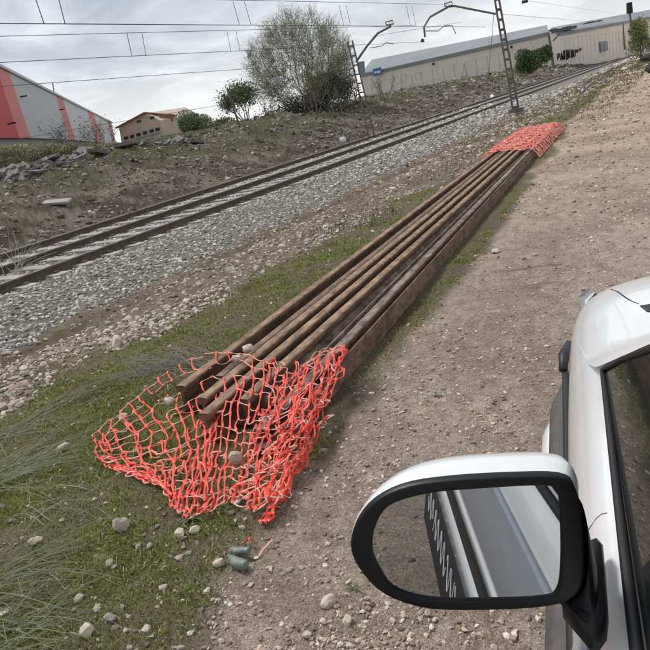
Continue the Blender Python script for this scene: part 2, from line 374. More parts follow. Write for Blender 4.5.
def stones(name, x, y, size, cols, label=None, sink=.35):
    n = len(x); var = rng.integers(0, 16, n); V = np.stack(SV)[var]
    s = size[:, None, None]*(.75+.5*rng.random((n, 1, 3)))
    V = V*s
    a = rng.random(n)*2*pi; b = (rng.random(n)-.5)*1.3; ca, sa, cb2, sb = np.cos(a), np.sin(a), np.cos(b), np.sin(b)
    X = V[..., 0]; Y = V[..., 1]*cb2[:, None]-V[..., 2]*sb[:, None]; Z = V[..., 1]*sb[:, None]+V[..., 2]*cb2[:, None]
    X, Y = X*ca[:, None]-Y*sa[:, None], X*sa[:, None]+Y*ca[:, None]
    z0 = height(x, y)+size*sink*.6
    P = np.stack([X+x[:, None], Y+y[:, None], Z+z0[:, None]], 2).reshape(-1, 3)
    F = (IF[None]+(np.arange(n)*12)[:, None, None]).reshape(-1, 3)
    o = mesh_np(name, P, F, M['stone'], colors=np.repeat(cols, 12, 0)); tag(o, label, 'stones', kind='stuff'); return o
def palette(n, base, v=.25, tint=.02):
    k = np.clip(1+v*rng.standard_normal((n, 1)), .35, 1.8)
    return np.clip(np.array(base)[rng.integers(0, len(base), n)]*k*(1+tint*rng.standard_normal((n, 3))), .02, .75)

# ballast
x, y, r = polar(150000, 3.5, 130, -40, 42, .72); z_ = zones(x, y); u = track_u(x, y)
keep = z_[1] > .5
x, y, r, u = x[keep], y[keep], r[keep], u[keep]
sz = (.018+.020*rng.random(len(x)))*np.maximum(1, r/13)
# inside the rails the stones lie between the sleepers, below their tops
ins = (u < -7.4)
far = ins & (r > 45); x, y, sz = x[~far], y[~far], sz[~far]
stones('ballast', x, y, sz, palette(len(x), [(.50, .46, .40), (.38, .35, .31), (.62, .57, .50), (.24, .215, .185)], .22), 'grey crushed stone ballast beside and between the rails')
# the strip of pale stones between verge and ballast
x, y, r = polar(120000, 2.2, 90, -40, 42, .8); z_ = zones(x, y)
clump = fbm(x, y, 1.3, 3, 101)
keep = (z_[2] > .4) & (rng.random(len(x)) < .25+.75*sm(.40, .56, clump))
x, y, r = x[keep], y[keep], r[keep]
sz = np.minimum((.010+.026*rng.random(len(x))**1.8)*(1+1.0*(rng.random(len(x)) < .06)), .06)*np.maximum(1, r/13)
stones('pale_gravel', x, y, sz, palette(len(x), [(.50, .43, .345), (.60, .54, .45), (.38, .31, .245), (.28, .225, .17)], .2), 'pale loose stones between the green verge and the ballast')
# verge
x, y, r = polar(34000, 1.2, 60, -44, 40, 1); z_ = zones(x, y); keep = (z_[4] > .5) & (rng.random(len(x)) < .25+.6*(1-z_[5])) & ((x < -2.85) | (x > -1.62) | (y < 2.3))
x, y, r = x[keep], y[keep], r[keep]
sz = (.003+.018*rng.random(len(x))**3.2)*np.maximum(1, r/6)
stones('verge_pebbles', x, y, sz, palette(len(x), [(.52, .46, .38), (.36, .30, .24), (.22, .18, .14)], .25), 'small pebbles scattered in the weedy verge')
# road
x, y, r = polar(150000, .7, 70, -46, 42, 1.0); z_ = zones(x, y)
keep = (z_[0] > .5) & (rng.random(len(x)) < (.25+.75*sm(.4, .65, fbm(x, y, 2.5, 3, 111)))*(1-.75*sm(1.2, 3, x)))
x, y, r = x[keep], y[keep], r[keep]
sz = (.0028+.0115*rng.random(len(x))**4.2)*np.maximum(1, r/4.5)
stones('road_gravel', x, y, sz, palette(len(x), [(.52, .42, .33), (.40, .31, .24), (.27, .21, .165), (.64, .55, .45)], .2), 'fine gravel trodden into the dirt road')
x = rng.uniform(-4, 3, 9000); y = rng.uniform(-9, .8, 9000); keep = zones(x, y)[0] > .5; x, y = x[keep], y[keep]
stones('road_gravel', x, y, .004+.014*rng.random(len(x))**3, palette(len(x), [(.42, .34, .26), (.33, .26, .20), (.26, .21, .165)], .2), 'gravel on the dirt road behind the mirror')
# rubble bits and clods on the bank
x, y, r = polar(140000, 13, 120, -40, 42, .9); z_ = zones(x, y); keep = (z_[3] > .7) & (track_u(x, y) > -24) & (rng.random(len(x)) < .25+.75*sm(.42, .62, fbm(x, y, .9, 4, 121)))
x, y, r = x[keep], y[keep], r[keep]; sz = (.015+.08*rng.random(len(x))**4)*np.maximum(1, r/28)
stones('bank_rubble', x, y, sz, palette(len(x), [(.28, .245, .21), (.19, .16, .13), (.40, .37, .33), (.12, .10, .08)], .25), 'broken stones and clods on the brown bank')

def blades(name, x, y, h, w, cols, label, cat='grass', bend=.6, z0=None, parent=None):
    n = len(x); a = rng.random(n)*2*pi; b = rng.random(n)*2*pi; z = height(x, y) if z0 is None else z0
    dx, dy = np.cos(a)*w, np.sin(a)*w; k = bend*h*(.3+rng.random(n)); bx, by = np.cos(b)*k, np.sin(b)*k
    P = np.zeros((n, 5, 3))
    P[:, 0] = np.stack([x-dx, y-dy, z-.004], 1); P[:, 1] = np.stack([x+dx, y+dy, z-.004], 1)
    P[:, 2] = np.stack([x+dx*.7+bx*.35, y+dy*.7+by*.35, z+h*.6], 1); P[:, 3] = np.stack([x-dx*.7+bx*.35, y-dy*.7+by*.35, z+h*.6], 1)
    P[:, 4] = np.stack([x+bx, y+by, z+h*.95], 1)
    idx = (np.arange(n)*5)[:, None]
    F = np.concatenate([idx+np.array([0, 1, 2]), idx+np.array([0, 2, 3]), idx+np.array([3, 2, 4])])
    o = mesh_np(name, P.reshape(-1, 3), F, M['grass'], colors=np.repeat(cols, 5, 0), parent=parent)
    if label: tag(o, label, cat, kind='stuff')
    return o
def gcols(n, base=((.19, .235, .06), (.24, .27, .08), (.14, .18, .05), (.34, .31, .15)), v=.25): return palette(n, base, v, .05)
x, y, r = polar(210000, 1.1, 45, -44, 40, 1.0); z_ = zones(x, y)
keep = (rng.random(len(x)) < z_[5]*.95) & (z_[0] < .6) & ~((x > -2.75) & (x < -1.60) & (y > 2.3) & (y < 17.3))
x, y, r = x[keep], y[keep], r[keep]
h = (.006+.018*rng.random(len(x))**1.6)*np.maximum(1, r/7)*(1+.5*(rng.random(len(x)) < .06)); w = (.0012+.0022*rng.random(len(x))**2)*np.maximum(1, r/3.0)
blades('short_grass', x, y, h, w, gcols(len(x)), 'short mossy grass of the verge around the rail pile', bend=1.0)
x = rng.uniform(-5.2, -1.2, 260000); y = .3+rng.random(len(x))**1.25*8.5; z_ = zones(x, y)
keep = (rng.random(len(x)) < z_[5]*.8*(1-.7*sm(.50, .60, fbm(x, y, 2.6, 3, 151)))) & (z_[0] < .6) & ~((x > -2.65) & (x < -1.66) & (y > 2.6)) & (fbm(x, y, 9, 2, 141) > .38); x, y = x[keep], y[keep]
h = .007+.020*rng.random(len(x))**1.5+.03*(rng.random(len(x)) < .03); w = .0009+.0026*rng.random(len(x))**2+.0003*y
blades('mossy_grass', x, y, h, w, gcols(len(x), ((.22, .27, .05), (.31, .33, .08), (.16, .20, .045), (.44, .39, .20), (.27, .29, .07))), 'dense short grass and moss left of the rails and in the foreground', bend=1.1)
x, y, r = polar(70000, 13, 110, -40, 42, 1.0); z_ = zones(x, y); keep = (rng.random(len(x)) < z_[6]+.10*z_[3]); x, y, r = x[keep], y[keep], r[keep]
h = (.06+.14*rng.random(len(x)))*np.maximum(1, r/40); w = .006*np.maximum(1, r/22)
blades('bank_grass', x, y, h, w, gcols(len(x), ((.10, .115, .045), (.15, .14, .075), (.075, .085, .035))), 'rough grass along the top of the bank')
# far verge beyond the pile, between road and ballast
x = rng.uniform(-6.0, -1.6, 22000); y = 8+rng.random(22000)**1.3*80; x = x+.03*y*(y > 18); keep = fbm(x, y, .8, 4, 131) > .5-.06*sm(16, 26, y); keep &= ~((x > -2.9) & (x < -1.4) & (y < 18.7)); keep &= (y > 17) | (x < -3.2) & (x > -4.6); x, y = x[keep], y[keep]
blades('verge_grass', x, y, (.04+.10*rng.random(len(x)))*np.maximum(1, y/40), .004*np.maximum(1, y/14), gcols(len(x), ((.09, .12, .035), (.15, .15, .06), (.20, .17, .09))), 'taller mixed grass on the verge past the rail pile')
# ------------------------------------------------------------------ individual stones
def make_stone_mesh(seed, jag=.16):
    g = np.random.default_rng(seed)
    v = IV2*(1+jag*.6*g.standard_normal((len(IV2), 1))); ax = g.standard_normal((5, 3)); ax /= np.linalg.norm(ax, axis=1)[:, None]
    for k in ax:   # cut some faces flat
        d = v@k; v = v-np.outer(np.clip(d-.68, 0, None), k)
    return v
STM = []
def stone_obj(x, y, size, seed, mt='bigstone', zs=.62, rz=None, z=None, aspect=.8, name='stone'):
    v = make_stone_mesh(seed)*np.array([1, aspect, zs])*size
    o = mesh_np(name, v, IF2, M[mt], smooth=False)
    o.location = (float(x), float(y), float((gz(x, y) if z is None else z)+size*zs*.45)); o.rotation_euler = (random.uniform(-.25, .25), random.uniform(-.25, .25), rz if rz is not None else random.uniform(0, 6.3))
    return o
def pstone(px, py, wpx, seed, label, z=0, mt='bigstone', zs=.62, rz=None, aspect=.75, **k):
    P = back(px, py, z); d = np.linalg.norm(P-CAM); o = stone_obj(P[0], P[1], wpx/2*d/FPX, seed, mt, zs, rz, z=z if z else None, aspect=aspect, **k)
    tag(o, label, 'stone'); return o
NAMED = [(330, 607, 17, 'rounded tan stone lying on the road left of the car mirror', 'bigstone', .8),
 (348, 624, 14, 'small oblong pale stone just right of the rounded tan stone', 'bigstone', .8),
 (307, 638, 10, 'small pinkish stone below the rounded tan stone at the photo bottom', 'bigstone', .7),
 (122, 527, 17, 'white upright jagged stone in the mossy grass below the orange netting', 'bigstone', 1.1),
 (35, 540, 14, 'flat beige stone in grass at the left edge of the foreground', 'bigstone', .5),
 (88, 636, 16, 'pale lumpy stone in the dry stalks near the bottom left corner', 'bigstone', .8),
 (112, 622, 13, 'grey broken stone beside the pale lumpy stone at bottom left', 'greystone', .8),
 (62, 447, 17, 'white flattish stone left of the orange netting tip', 'bigstone', .6),
 (181, 536, 13, 'pale stone right under the netting lower edge', 'bigstone', .7),
 (195, 533, 12, 'round beige stone beside the leafy weed under the netting', 'bigstone', .8),
 (220, 565, 13, 'tan pointed stone touching the ribbed cans', 'bigstone', .8),
 (110, 563, 9, 'small round brown stone in the grass at lower left', 'bigstone', .8),
 (115, 336, 16, 'largest pale pink boulder in the gravel strip near the left', 'bigstone', .9),
 (496, 252, 13, 'flat cream stone on the road close to the rail pile', 'bigstone', .4),
 (78, 598, 10, 'cream stone lying across the dry stalks at lower left', 'bigstone', .7),
 (150, 546, 9, 'small grey stone in bare soil below the netting', 'greystone', .7)]
for i, (px, py, w, lb, mt_, zs) in enumerate(NAMED): pstone(px, py, w, 100+i, lb, mt=mt_, zs=zs)
smesh = []
for i in range(14):
    o = stone_obj(0, 0, 1, 300+i, ['bigstone', 'greystone', 'bigstone'][i % 3]); smesh.append(o.data); bpy.data.objects.remove(o)
def scatter(n, box, smin, smax, label, group, okf):
    k = 0; tries = 0
    while k < n and tries < 20000:
        tries += 1
        px, py = random.uniform(*box[:2]), random.uniform(*box[2:]); P = back(px, py, 0)
        if not okf(P[0], P[1], px, py): continue
        d = np.linalg.norm(P-CAM); sz_ = (smin+(smax-smin)*random.random()**2)/2*d/FPX
        o = bpy.data.objects.new('stone', smesh[random.randrange(14)]); COL.objects.link(o)
        o.location = (P[0], P[1], gz(P[0], P[1])+sz_*.2); o.scale = (sz_, sz_*random.uniform(.7, 1), sz_*random.uniform(.6, 1)); o.rotation_euler = (random.uniform(-.4, .4), random.uniform(-.4, .4), random.uniform(0, 6.3))
        tag(o, label, 'stone', group); k += 1
def zone1(i): return lambda X, Y, px, py: zones(np.array([X]), np.array([Y]))[i][0] > .55 and not (-2.9 < X < -1.55 and 2.2 < Y < 18.5) and not (px > 540 and py > 300) and not (px > 340 and py > 450)
scatter(60, (0, 300, 240, 470), 5, 10, 'loose stone among many in the pale gravel strip left of the pile', 'loose stones of the gravel strip', zone1(2))
scatter(70, (230, 600, 180, 650), 3, 8, 'loose stone among many on the dirt road beside the rail pile', 'loose stones on the dirt road', zone1(0))
scatter(45, (0, 300, 400, 650), 3, 7, 'loose stone among many in the green verge near the netting', 'loose stones in the verge', zone1(4))

# ------------------------------------------------------------------ rail sections
def rail_profile(s=1.0):
    h = .160*s
    half = [(.070, 0), (.070, .010), (.020, .026), (.009, .045), (.009, .108), (.014, .118), (.034, .125), (.036, .150), (.030, .158), (.015, .1605)]
    pts = half+[(-a, b) for a, b in half[::-1]]
    return [(a*s, b*s) for a, b in pts]
PRO = rail_profile()
HEADF = {8, 9, 10}   # faces of the head's top
def rail_mb(p0, p1, ang=0.0, yaw=0, mb=None, seg=10, wob=.0, seed=0, sub=3):
    """a rail from p0 to p1, its profile turned by ang about its own axis"""
    mb = mb or MB(); p0 = np.array(p0, float); p1 = np.array(p1, float); g = np.random.default_rng(seed)
    d = (p1-p0)/np.linalg.norm(p1-p0); x = np.cross(d, [0, 0, 1.0]); x /= np.linalg.norm(x); z = np.cross(x, d)
    ca, sa = cos(ang), sin(ang); k = len(PRO); rings = []; ph = g.random()*6
    for i in range(seg+1):
        t = i/seg; c = p0+(p1-p0)*t + x*wob*sin(ph+t*5) + z*wob*.3*sin(2*ph+t*7)
        for a, b in PRO: rings.append(c+x*(a*ca-b*sa)+z*(a*sa+b*ca))
    n = len(PRO)
    for j in range(n):
        fs = [(i*n+j, i*n+(j+1) % n, (i+1)*n+(j+1) % n, (i+1)*n+j) for i in range(seg)]
        zn = 1 if j in (7, 8, 9, 10, 11) else (2 if j == n-1 else 0)
        if j == 0: mb.add(rings, fs, zn); base = len(mb.v)-len(rings)
        else:
            mb.f += [tuple(base+q for q in f) for f in fs]; mb.m += [zn]*len(fs)
    for c, rev in ((0, False), (seg, True)):
        f = [base+c*n+j for j in range(n)]; mb.f.append(tuple(f if not rev else f[::-1])); mb.m.append(0)
    return mb
# the running track: three rails on shared sleepers
RU = (-8.92, -10.60, -12.28); Y0, Y1 = -25, 420
track = empty('railway_track', (-10.4, 5, -.1), 'railway track of dark rails on pale sleepers in grey ballast', 'railway track')
for i, ux in enumerate(RU):
    mb = rail_mb((ux+.035*Y0, Y0, -.11), (ux+.035*Y1, Y1, -.11), seg=2)
    mb.m = [1 if q == 1 else 0 for q in mb.m]
    o = mb.build('rail', parent=track, mats=[M['track_side'], M['track_head']], off=track.location)
# clip rows: small fastenings near
sl = MB().box((0, 0, 0), (4.1, .25, .10)); slo = bevel(sl.build('sleeper', M['sleeper'], parent=track), .02, 1)
slm = slo.data; first = True
def sl_x(yy): return -10.62+.035*yy
k = 0
for i in range(190):
    yy = -3+.6*i
    if first: o = slo; first = False
    else: o = bpy.data.objects.new('sleeper', slm); COL.objects.link(o); o.parent = track
    o.location = (sl_x(yy)+10.4, yy-5, -.125+random.uniform(-.004, .004)+.1); o.rotation_euler = (0, 0, -.035+random.uniform(-.01, .01))
fm = MB()
for i in range(80):
    yy = -3+.6*i
    for ux in RU:
        for s in (-.10, .10): fm.box((ux+.035*yy+s, yy, -.07), (.07, .10, .05))
o = fm.build('rail_clips', M['track_side'], parent=track, off=track.location); tag(o, kind='stuff')

# the pile of old rails
YF = 17.4
pile = empty('rail_pile', (-2.2, 10, 0), 'long pile of rusty brown rails lying in the grass beside the dirt road', 'rail pile')
def pile_rail(xn, xf, yn, yf, z, ang, mats, lab=None, seed=0, zf=None):
    mb = rail_mb((xn, yn, z), (xf, yf, z if zf is None else zf), ang, seg=16, wob=.006, seed=seed)
    o = mb.build('rail', parent=pile, mats=mats, off=pile.location)
    if lab: o['label'] = lab
    return o
T3 = [M['rust'], M['rust_top'], M['rust_grey']]
G3 = [M['rust_grey'], M['rust'], M['rust_grey']]
pile_rail(-2.56, -2.82, 2.75, YF, .015, 0, T3, 'outermost left rail with brown head', 1)
pile_rail(-2.425, -2.69, 2.95, YF-.3, -.014, 0, [M['rust'], M['rust_red'], M['rust_grey']], 'lower rail sunk in the gap', 2)
pile_rail(-2.295, -2.56, 2.60, YF-.1, .015, 0, T3, None, 3)
pile_rail(-2.148, -2.425, 2.42, YF+.1, .020, 0, T3, None, 4)
pile_rail(-2.010, -2.290, 2.60, YF-.2, .015, 0, T3, None, 5)
pile_rail(-1.855, -2.165, 2.75, YF-.9, .072, pi/2, G3, 'rail lying on its side with pale edge', 6)
pile_rail(-1.768, -2.10, 2.35, YF-1.9, -.018, 0, [M['rust'], M['rust_grey'], M['rust_grey']], 'sunken rail with dull grey head', 7)
pile_rail(-1.672, -2.005, 2.3, YF-2.4, .064, pi/2, [M['rust_red']]*3, 'rail lying on its side at the right edge', 8)
for yy in (4.5, 9, 13.5): MB().box((-2.15-.016*yy, yy, -.02), (.8, .16, .06)).build('timber_bearer', M['cladding'], parent=pile, off=pile.location)

# ------------------------------------------------------------------ orange safety netting
def catmull(P, t):
    n = len(P)-1; f = t*n; i = min(int(f), n-1); f -= i
    p0 = P[max(i-1, 0)]; p1 = P[i]; p2 = P[i+1]; p3 = P[min(i+2, n)]
    return .5*((2*p1)+(-p0+p2)*f+(2*p0-5*p1+4*p2-p3)*f*f+(-p0+3*p1-3*p2+p3)*f**3)
def surf(G, u, v): return catmull([catmull(row, u) for row in G], v)
def pn(p, sc, s):
    a = np.array([p[0]*sc]); b = np.array([p[1]*sc])
    return np.array([float(vnoise(a, b, s)[0])-.5, float(vnoise(a, b, s+1)[0])-.5, float(vnoise(a, b, s+2)[0])-.5])
def net_mesh(mb, S, nu, nv, w=.0043, sub=4, red_u=False, sag=.012, drop=0.0, seed=0, jit=.013, node=.0135, floor=True, palew=.0030, zmin=None):
    g = np.random.default_rng(seed)
    us = np.linspace(0, 1, nu); vs = np.linspace(0, 1, nv)
    def P(u, v):
        p = S(u, v); p = p+pn(p, 9, seed*10+1)*jit*2+pn(p, 30, seed*10+4)*jit
        if floor: p[2] = max(p[2], gz(p[0], p[1])+.012)
        return p
    def seg(pts, ww, m):
        k_ = len(pts); vs = []; nr0 = NR[0]
        for q_ in range(k_):
            t_ = pts[min(q_+1, k_-1)]-pts[max(q_-1, 0)]; sd_ = np.cross(t_, nr0+g.normal(size=3)*.35); sd_ /= np.linalg.norm(sd_)+1e-9; nn2 = np.cross(sd_, t_); nn2 /= np.linalg.norm(nn2)+1e-9
            vs += [pts[q_]-sd_*ww[q_], pts[q_]+nn2*.0012, pts[q_]+sd_*ww[q_], pts[q_]-nn2*.0012]
        mb.add(vs, [(q_*4+e_, q_*4+(e_+1) % 4, q_*4+4+(e_+1) % 4, q_*4+4+e_) for q_ in range(k_-1) for e_ in range(4)], m)
    nodes = {}; NR = [np.array([.2, -.3, .93])]
    for i, u in enumerate(us):
        for j, v in enumerate(vs): nodes[i, j] = P(u+g.normal()*.10/nu, v+g.normal()*.10/nv)
    for i in range(nu):
        for j in range(nv):
            c = nodes[i, j]
            for (di, dj, along) in ((0, 1, True), (1, 0, False)):
                if (i+di, j+dj) not in nodes or g.random() < drop: continue
                q = nodes[i+di, j+dj]; ln = np.linalg.norm(q-c)
                if ln > .22: continue
                red = along or (red_u and g.random() < .55)
                off = np.array([g.normal(), g.normal(), g.normal()*.8-.5])*(sag*(.45 if along else 1.0))
                pts = [c+(q-c)*t+off*4*t*(1-t) for t in np.linspace(0, 1, sub+1)]
                for p_ in pts:
                    if floor: p_[2] = max(p_[2], gz(p_[0], p_[1])+.006)
                seg(pts, ([w*2.0]+[w]*(sub-1)+[w*2.0]) if along else [palew*1.5]+[palew]*(sub-1)+[palew*1.5], 0 if red else 1)
            k = node*(.7+.6*g.random()); a = nodes.get((i, j+1), nodes.get((i, j-1)))-c+g.normal(size=3)*.004; b = nodes.get((i+1, j), nodes.get((i-1, j)))-c+g.normal(size=3)*.004; a /= np.linalg.norm(a); b -= a*(a@b); b /= np.linalg.norm(b)+1e-6; b = b*.62; nn_ = np.cross(a, b)
            mb.add([c+a*k, c+b*k, c-a*k, c-b*k, c+nn_*k*.3, c-nn_*k*.3], [(0,1,4),(1,2,4),(2,3,4),(3,0,4),(1,0,5),(2,1,5),(3,2,5),(0,3,5)], 0)
Rw = [[(93,437),(128,404),(165,374),(212,352),(258,358),(300,370),(322,354),(344,348)],
      [(96,448),(143,424),(185,400),(222,385),(258,388),(292,395),(316,378),(339,366)],
      [(100,458),(152,448),(194,430),(220,416),(250,420),(282,422),(306,408),(329,393)],
      [(108,466),(160,466),(198,456),(217,448),(242,452),(272,446),(296,438),(318,425)],
      [(122,472),(160,480),(188,486),(211,485),(236,480),(262,474),(284,466),(304,458)],
      [(148,476),(170,492),(182,514),(205,512),(232,497),(254,502),(270,500),(286,485)]]
Zr = [[.02,.03,.05,.19,.19,.19,.19,.14],
      [.02,.04,.06,.18,.19,.19,.21,.15],
      [.02,.04,.06,.13,.18,.18,.20,.14],
      [.02,.04,.05,.07,.10,.14,.16,.10],
      [.02,.03,.03,.04,.05,.08,.10,.05],
      [.02,.03,.03,.04,.05,.07,.09,.04]]
GR = [[back(px, py, z) for (px, py), z in zip(a, b)] for a, b in zip(Rw, Zr)]
nb_ = MB()
Zlow = lambda p, k: np.array([p[0], p[1], p[2]*k])
net_mesh(nb_, lambda u, v: surf(GR, u*.66, v), 19, 14, seed=1, sag=.013, drop=.03, jit=.012)
net_mesh(nb_, lambda u, v: surf(GR, u*.40, .15+v*.85)+np.array([0, 0, .012])+.025*np.array([sin(9*v), cos(7*u), .2*sin(8*u+5*v)]), 12, 9, seed=2, red_u=True, drop=.16, jit=.02)
def fold(k, amp):
    def S(u, v):
        p = surf(GR, .60+u*.40, v)
        a = u*26+k*2.1+v*2.5
        return p+np.array([.022*sin(a), .018*cos(a*.8+k), amp*(sin(a)+.5*sin(a*1.7+k))])
    return S
net_mesh(nb_, fold(0, .010), 12, 14, seed=3, drop=.06, jit=.024, sag=.018)
net_mesh(nb_, lambda u, v: fold(1, .012)(.20+.80*u, v)+np.array([0, 0, .010]), 10, 13, seed=4, drop=.18, jit=.030, sag=.020)
if 0: net_mesh(nb_, lambda u, v: fold(2, .014)(.45+.55*u, .08+.9*v)+np.array([.01, 0, .02]), 6, 11, seed=5, red_u=True, drop=.25, jit=.032, sag=.022)
# tails
tl = [back(px, py, z) for px, py, z in ((290, 470, .05), (276, 492, .04), (268, 508, .03), (263, 522, .015))]
tl2 = [p+np.array([.035, .01, 0]) for p in tl]
net_mesh(nb_, lambda u, v: catmull(tl, v)*(1-u)+catmull(tl2, v)*u, 4, 7, seed=6, red_u=True, drop=.1, jit=.01)
o = nb_.build('safety_net', mats=[M['net_red'], M['net_pale']], smooth=False)
tag(o, 'torn orange plastic safety netting draped over the near end of the rail pile', 'netting')
# far end
nf = MB()
def farS(u, v):
    s = -1+2*u; y = 12.7+4.9*v + .9*(1-v)*(-s*.3-.1)
    xx = -2.40+s*(.60-.05*v)-.05*v*(1+.08*sin(5*v)); zz = .205-.17*max(0, abs(s)-.78)/.22
    if v > .94: zz *= (1-v)/.06
    return np.array([xx, y+.0*u, zz+.012*sin(40*u+9*v)])
net_mesh(nf, farS, 22, 64, w=.0055, seed=8, red_u=False, sag=.012, jit=.02, node=.012, sub=1, palew=.0048, drop=.03)
o = nf.build('safety_net', mats=[M['net_red'], M['net_pale']]); tag(o, 'orange safety netting wrapped tightly over the far end of the rail pile', 'netting')
# stones weighing the netting down
pstone(249, 351, 13, 501, 'upper of two pale stones weighing the netting down on the rails', z=.185, mt='bigstone', zs=.8)
pstone(237, 361, 12, 502, 'lower of two pale stones weighing the netting down on the rails', z=.185, mt='bigstone', zs=.8)
pstone(237, 462, 17, 503, 'knobbly cream stone caught in the middle of the netting', z=.07, mt='bigstone', zs=1.0, aspect=.6)
pstone(170, 404, 12, 504, 'tan stone half hidden under the left side of the netting', z=.05, zs=.8)
pstone(122, 415, 12, 505, 'flat tan stone under the upper left netting edge', z=0, zs=.6)

# ------------------------------------------------------------------ litter and weeds
def can(px, py, ang, ln, rd, label, z=.03):
    P = back(px, py, z); mb = MB(); pts = []; rr = []
    prof = [(0, .55), (.04, .8), (.10, 1)]+[(t, 1.0 if i % 2 else .80) for i, t in enumerate(np.linspace(.14, .86, 11))]+[(.90, 1), (.96, .8), (1, .5)]
    d = np.array([cos(ang), sin(ang), 0.05])
    for t, q in prof: pts.append(d*(t-.5)*ln+np.array([0, .10*rd*sin(t*7), .12*rd*cos(t*9)])); rr.append(rd*q*(1+.06*sin(t*23)))
    mb.tube(pts, rr, n=14); o = mb.build('ribbed_can', M['can'], smooth=True); o.location = P; tag(o, label, 'can'); return o
can(238, 563, -.2, .092, .021, 'larger grey-green ribbed can lying at the verge below the netting')
can(240, 551, .15, .086, .016, 'slimmer ribbed can lying just behind the larger can')
P = back(243, 545, .02); mb = MB(); mb.tube([P+np.array([.028*cos(t)+.01*t, .022*sin(t), .014+.012*sin(2*t)]) for t in np.linspace(.4, 2.9, 10)], .006, n=4, flat=.35)
tag(mb.build('tape_loop', M['net_red']), 'loop of red plastic tape above the ribbed cans', 'tape')
P = back(259, 556, .01); mb = MB(); mb.tube([P, P+np.array([.004, .03, .01]), P+np.array([.002, .06, .004]), P+np.array([.012, .09, .01])], .004, n=4, flat=.4)
tag(mb.build('net_scrap', M['net_pale']), 'torn scrap of netting hanging down right of the cans', 'scrap')

def stalks(name, px, py, n, ln, spread, lean, label, r=.0016, mt='dry', up=.35, seed=0, branch=2):
    g = np.random.default_rng(seed); B = back(px, py, 0); B[2] = gz(B[0], B[1]); mb = MB()
    for i in range(n):
        a = lean+g.normal()*spread; l = ln*(.5+.6*g.random()); p = np.array(B)+np.array([g.normal()*.09, g.normal()*.09, 0]); p[2] = gz(p[0], p[1]); el = up*(.4+1.0*g.random()); pts = [p]
        for k in range(6):
            el -= .10*g.random()+.03; a += g.normal()*.07
            p = p+np.array([cos(a)*cos(el), sin(a)*cos(el), sin(el)])*l/6; p[2] = max(p[2], gz(p[0], p[1])+.006); pts.append(p)
        mb.tube(pts, [1.7*r*(1-.1*q) for q in range(7)], n=3, caps=False)
        for b in range(branch):
            q = pts[g.integers(2, 5)]; aa = a+g.choice([-1, 1])*(.4+.3*g.random()); l2 = l*.35*g.random()+.03
            mb.tube([q, q+np.array([cos(aa)*l2*.5, sin(aa)*l2*.5, l2*.12]), q+np.array([cos(aa)*l2, sin(aa)*l2, l2*.1])], r*.6, n=3, caps=False)
    o = mb.build(name, M[mt]); tag(o, label, 'plant'); return o
# direction in the world of "to the right in the picture" is about the camera's right
AR = math.atan2(RT[1], RT[0])
stalks('dry_weed', -25, 590, 46, .62, .42, AR+.12, 'dry grey-green weed spreading in from the lower left edge', seed=1, r=.0014)
stalks('dry_weed', -10, 640, 40, .42, .6, AR+.1, 'dry tangled weed in the bottom left corner', seed=2, r=.0013)
stalks('dry_weed', -15, 478, 46, .85, .38, AR+.22, 'long thin dry weed reaching from the left edge toward the netting tip', seed=3, r=.0015)
stalks('dry_weed', 10, 425, 30, .65, .5, AR+.1, 'dry straw lying over the pale gravel at the left edge', seed=9, r=.0015)
stalks('dry_weed', 205, 362, 46, .75, .5, AR+2.75, 'bare brown weed stems beside the netting upper left edge', seed=4, r=.0017, mt='bark', up=.3)
stalks('dry_weed', 150, 372, 26, .5, .8, AR+2.4, 'fuzzy brown weed between gravel strip and netting', seed=14, r=.0015, mt='bark', up=.4)
stalks('dry_weed', 232, 290, 7, .55, .5, AR+1.6, 'sparse bare twig standing in the grass left of the pile', seed=5, r=.0024, up=1.1)
stalks('dry_weed', 60, 500, 18, .35, 1.5, AR+.2, 'flattened straw in the grass below the gravel strip', seed=6, r=.0012)
stalks('dry_weed', 15, 268, 14, 1.0, 1.2, AR+.8, 'tall thin grass stems in front of the left rails', seed=7, r=.004, up=1.3)
for i, (px, py, q) in enumerate(((530, 268, .5), (545, 285, .35))):
    P = back(px, py, .0); mb = MB(); n_ = 8
    mb.tube([P+np.array([t*q, .10*q*sin(t*5+i), .012+gz(P[0], P[1])]) for t in np.linspace(-.5, .5, n_)], .004, n=4)
    tag(mb.build('twig', M['bark']), ['upper curved twig lying on the dirt road', 'lower straighter twig lying on the dirt road'][i], 'twig')
def rosette(px, py, n, ln, label, z=0.0, wide=.011, up=.5, seed=0):
    g = np.random.default_rng(seed); B = back(px, py, z); B[2] = gz(B[0], B[1])+z; par = empty('weed', B, label, 'plant')
    for i in range(n):
        a = 2*pi*i/n+g.normal()*.3; l = ln*(.6+.5*g.random()); el = up+g.normal()*.15; vs = []
        for k, t in enumerate((0, .35, .7, 1)):
            w_ = wide*(.35, 1, .8, .02)[k]; e_ = el-t*.8; c = np.array([cos(a)*t*l*cos(el), sin(a)*t*l*cos(el), l*(sin(el)*t-.35*t*t)+.004]); s = np.array([-sin(a), cos(a), 0])*w_
            vs += [c-s+np.array([0, 0, w_*.4]), c, c+s+np.array([0, 0, w_*.4])]
        fs = [(k*3+q, k*3+q+1, k*3+q+4, k*3+q+3) for k in range(3) for q in (0, 1)]
        MB().add(vs, fs).build('leaf', M['weedleaf'], parent=par)
M['weedleaf'] = mat('weed_leaf', (.11, .15, .05), .6, col2=(.07, .11, .035), vscale=20)
rosette(190, 522, 9, .07, 'green leafy weed under the lower netting edge', seed=1)
rosette(372, 318, 12, .11, 'spiky green tuft growing between the rails of the pile', z=.09, wide=.005, up=.9, seed=2)
